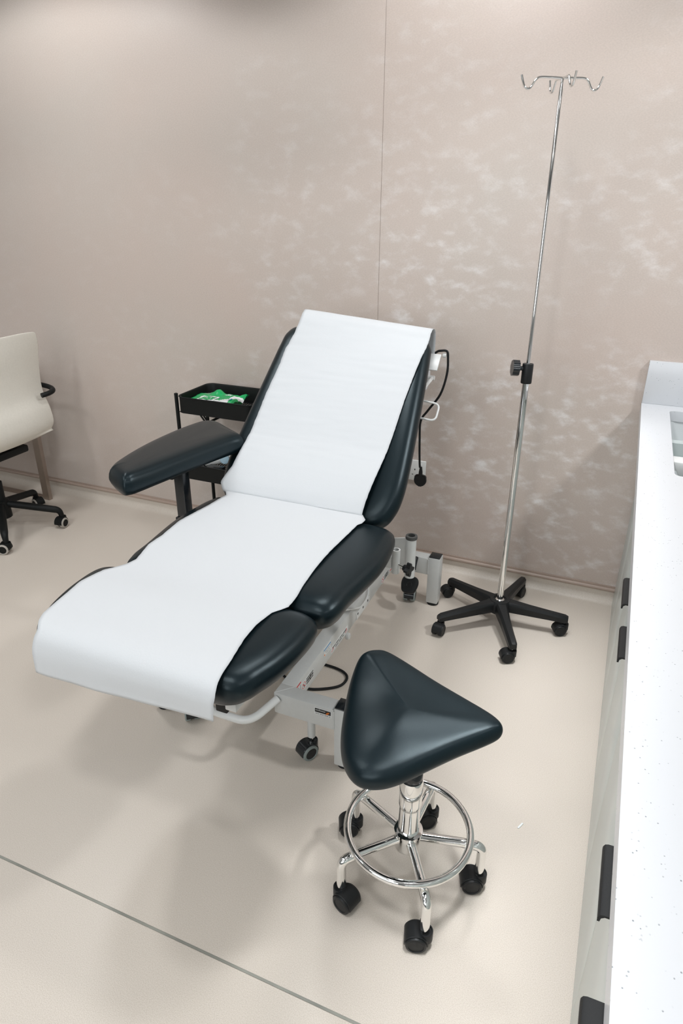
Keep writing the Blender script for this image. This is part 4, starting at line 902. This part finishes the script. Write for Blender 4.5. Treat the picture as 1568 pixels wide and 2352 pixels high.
HC = Vector((-2.866, -0.512, 0))
chair = thing('office_chair', 'cream fabric office chair with black arm and star base, turned away toward the desk', 'chair', HC)
prof_c = catmull([V(-2.650, 0, 1.012), V(-2.652, 0, 0.93), V(-2.664, 0, 0.80), V(-2.662, 0, 0.70), V(-2.640, 0, 0.62), V(-2.638, 0, 0.545), V(-2.675, 0, 0.495), V(-2.74, 0, 0.462), V(-2.88, 0, 0.450), V(-3.02, 0, 0.462), V(-3.10, 0, 0.455)], 5)
def c_hw(t): # half width along the profile
    return 0.268-0.08*t if t < 0.25 else (0.248+0.012*min(1, (t-0.25)/0.25) if t < 0.57 else 0.260-0.02*(t-0.57)/0.43)
bm = B(); rows = []; nc = 18; npf = len(prof_c)
for side in (1, 0):
    rs = []
    for i, p in enumerate(prof_c):
        t = i/(npf-1); a = prof_c[max(0, i-1)]; b_ = prof_c[min(npf-1, i+1)]; tg = (b_-a).normalized(); nr = Vector((tg.z, 0, -tg.x)) # points to the sitter side
        if nr.x > 0: nr = -nr
        if t > 0.6: nr = Vector((-abs(nr.x)*0.3, 0, abs(nr.z))).normalized()
        hw_ = c_hw(t); row = []
        endr = min(1, t*14); endr2 = min(1, (1-t)*12)
        hw_ *= 0.94+0.06*math.sqrt(endr) if t < 0.1 else 1; hw_ *= 0.93+0.07*math.sqrt(endr2)
        for j in range(nc+1):
            u = -1+2*j/nc; uu = math.copysign(abs(u)**0.8, u)
            th = 0.042*(1-abs(u)**6)*math.sqrt(max(0.02, min(endr, endr2)))
            q = Vector((p.x, HC.y+0.002+uu*hw_, p.z))
            curve = -0.030*u*u if t < 0.6 else 0.0 # back wraps toward sitter at its edges
            q.x += curve; 
            if t > 0.6: q.z += 0.012*u*u
            if t < 0.1: q.z -= 0.012*abs(u)**3
            if side: q = q+nr*th
            row.append(bm.verts.new(q))
        rs.append(row)
    rows.append(rs)
for rs in rows:
    for A, C in zip(rs[:-1], rs[1:]):
        for k in range(nc): bm.faces.new((A[k], A[k+1], C[k+1], C[k]))
f_, b_2 = rows
for i in range(npf-1):
    for k in (0, nc): bm.faces.new((f_[i][k], f_[i+1][k], b_2[i+1][k], b_2[i][k]))
for i in (0, npf-1):
    for k in range(nc): bm.faces.new((f_[i][k], f_[i][k+1], b_2[i][k+1], b_2[i][k]))
sh = obj('seat_shell', bm, M['cream'], chair, smooth=75)
md = sh.modifiers.new('sub', 'SUBSURF'); md.levels = 1; md.render_levels = 1
for s in (1, -1):
    bm = B(); yy = HC.y+s*0.225
    P_ = [V(-2.632, HC.y+s*0.180, 0.705), V(-2.620, HC.y+s*0.218, 0.710), V(-2.632, HC.y+s*0.258, 0.716), V(-2.70, HC.y+s*0.285, 0.722), V(-2.84, HC.y+s*0.290, 0.724), V(-2.90, HC.y+s*0.285, 0.70), V(-2.90, HC.y+s*0.245, 0.50), V(-2.88, HC.y+s*0.16, 0.43)]
    tube(bm, catmull(P_, 6), 0.0125, 12); obj('armrest', bm, M['black_steel'], chair)
bm = B(); box(bm, (HC.x-0.14, HC.y-0.16, 0.400), (HC.x+0.10, HC.y+0.16, 0.438), 0.01); obj('seat_plate', bm, M['black_steel'], chair)
bm = B(); lathe(bm, [(0.045, 0.075), (0.042, 0.168), (0.028, 0.175), (0.028, 0.27), (0.016, 0.275), (0.016, 0.41)], HC, seg=22); obj('column', bm, M['black_steel'], chair)
for a in (-41, 31, 103, 175, 247):
    ca, sa = math.cos(math.radians(a)), math.sin(math.radians(a)); bm = B()
    P_ = fillet([HC+V(ca*0.02, sa*0.02, 0.150), HC+V(ca*0.285, sa*0.285, 0.094), HC+V(ca*0.292, sa*0.292, 0.050)], 0.03, 6)
    tube(bm, P_, lambda t: 0.019-0.006*t, 12); obj('leg', bm, M['black_steel'], chair)
    make_castor(chair, (HC.x+ca*0.292, HC.y+sa*0.292, 0), math.radians(a-115), R=0.0275, width=0.056, tyre='tyre_warm', hood='black_steel', stem_h=0.0, trail=0.013)
# scrap on the floor
bm = B(); box(bm, (-0.056, -1.332, 0.0005), (-0.032, -1.327, 0.003), 0.0008); sc = obj('paper_scrap', bm, M['white_print'], loc=(-0.044, -1.33, 0)); tag(sc, 'tiny white sliver lying on the floor right of the stool', 'scrap')
sc.rotation_euler = (0, 0, 1.15)
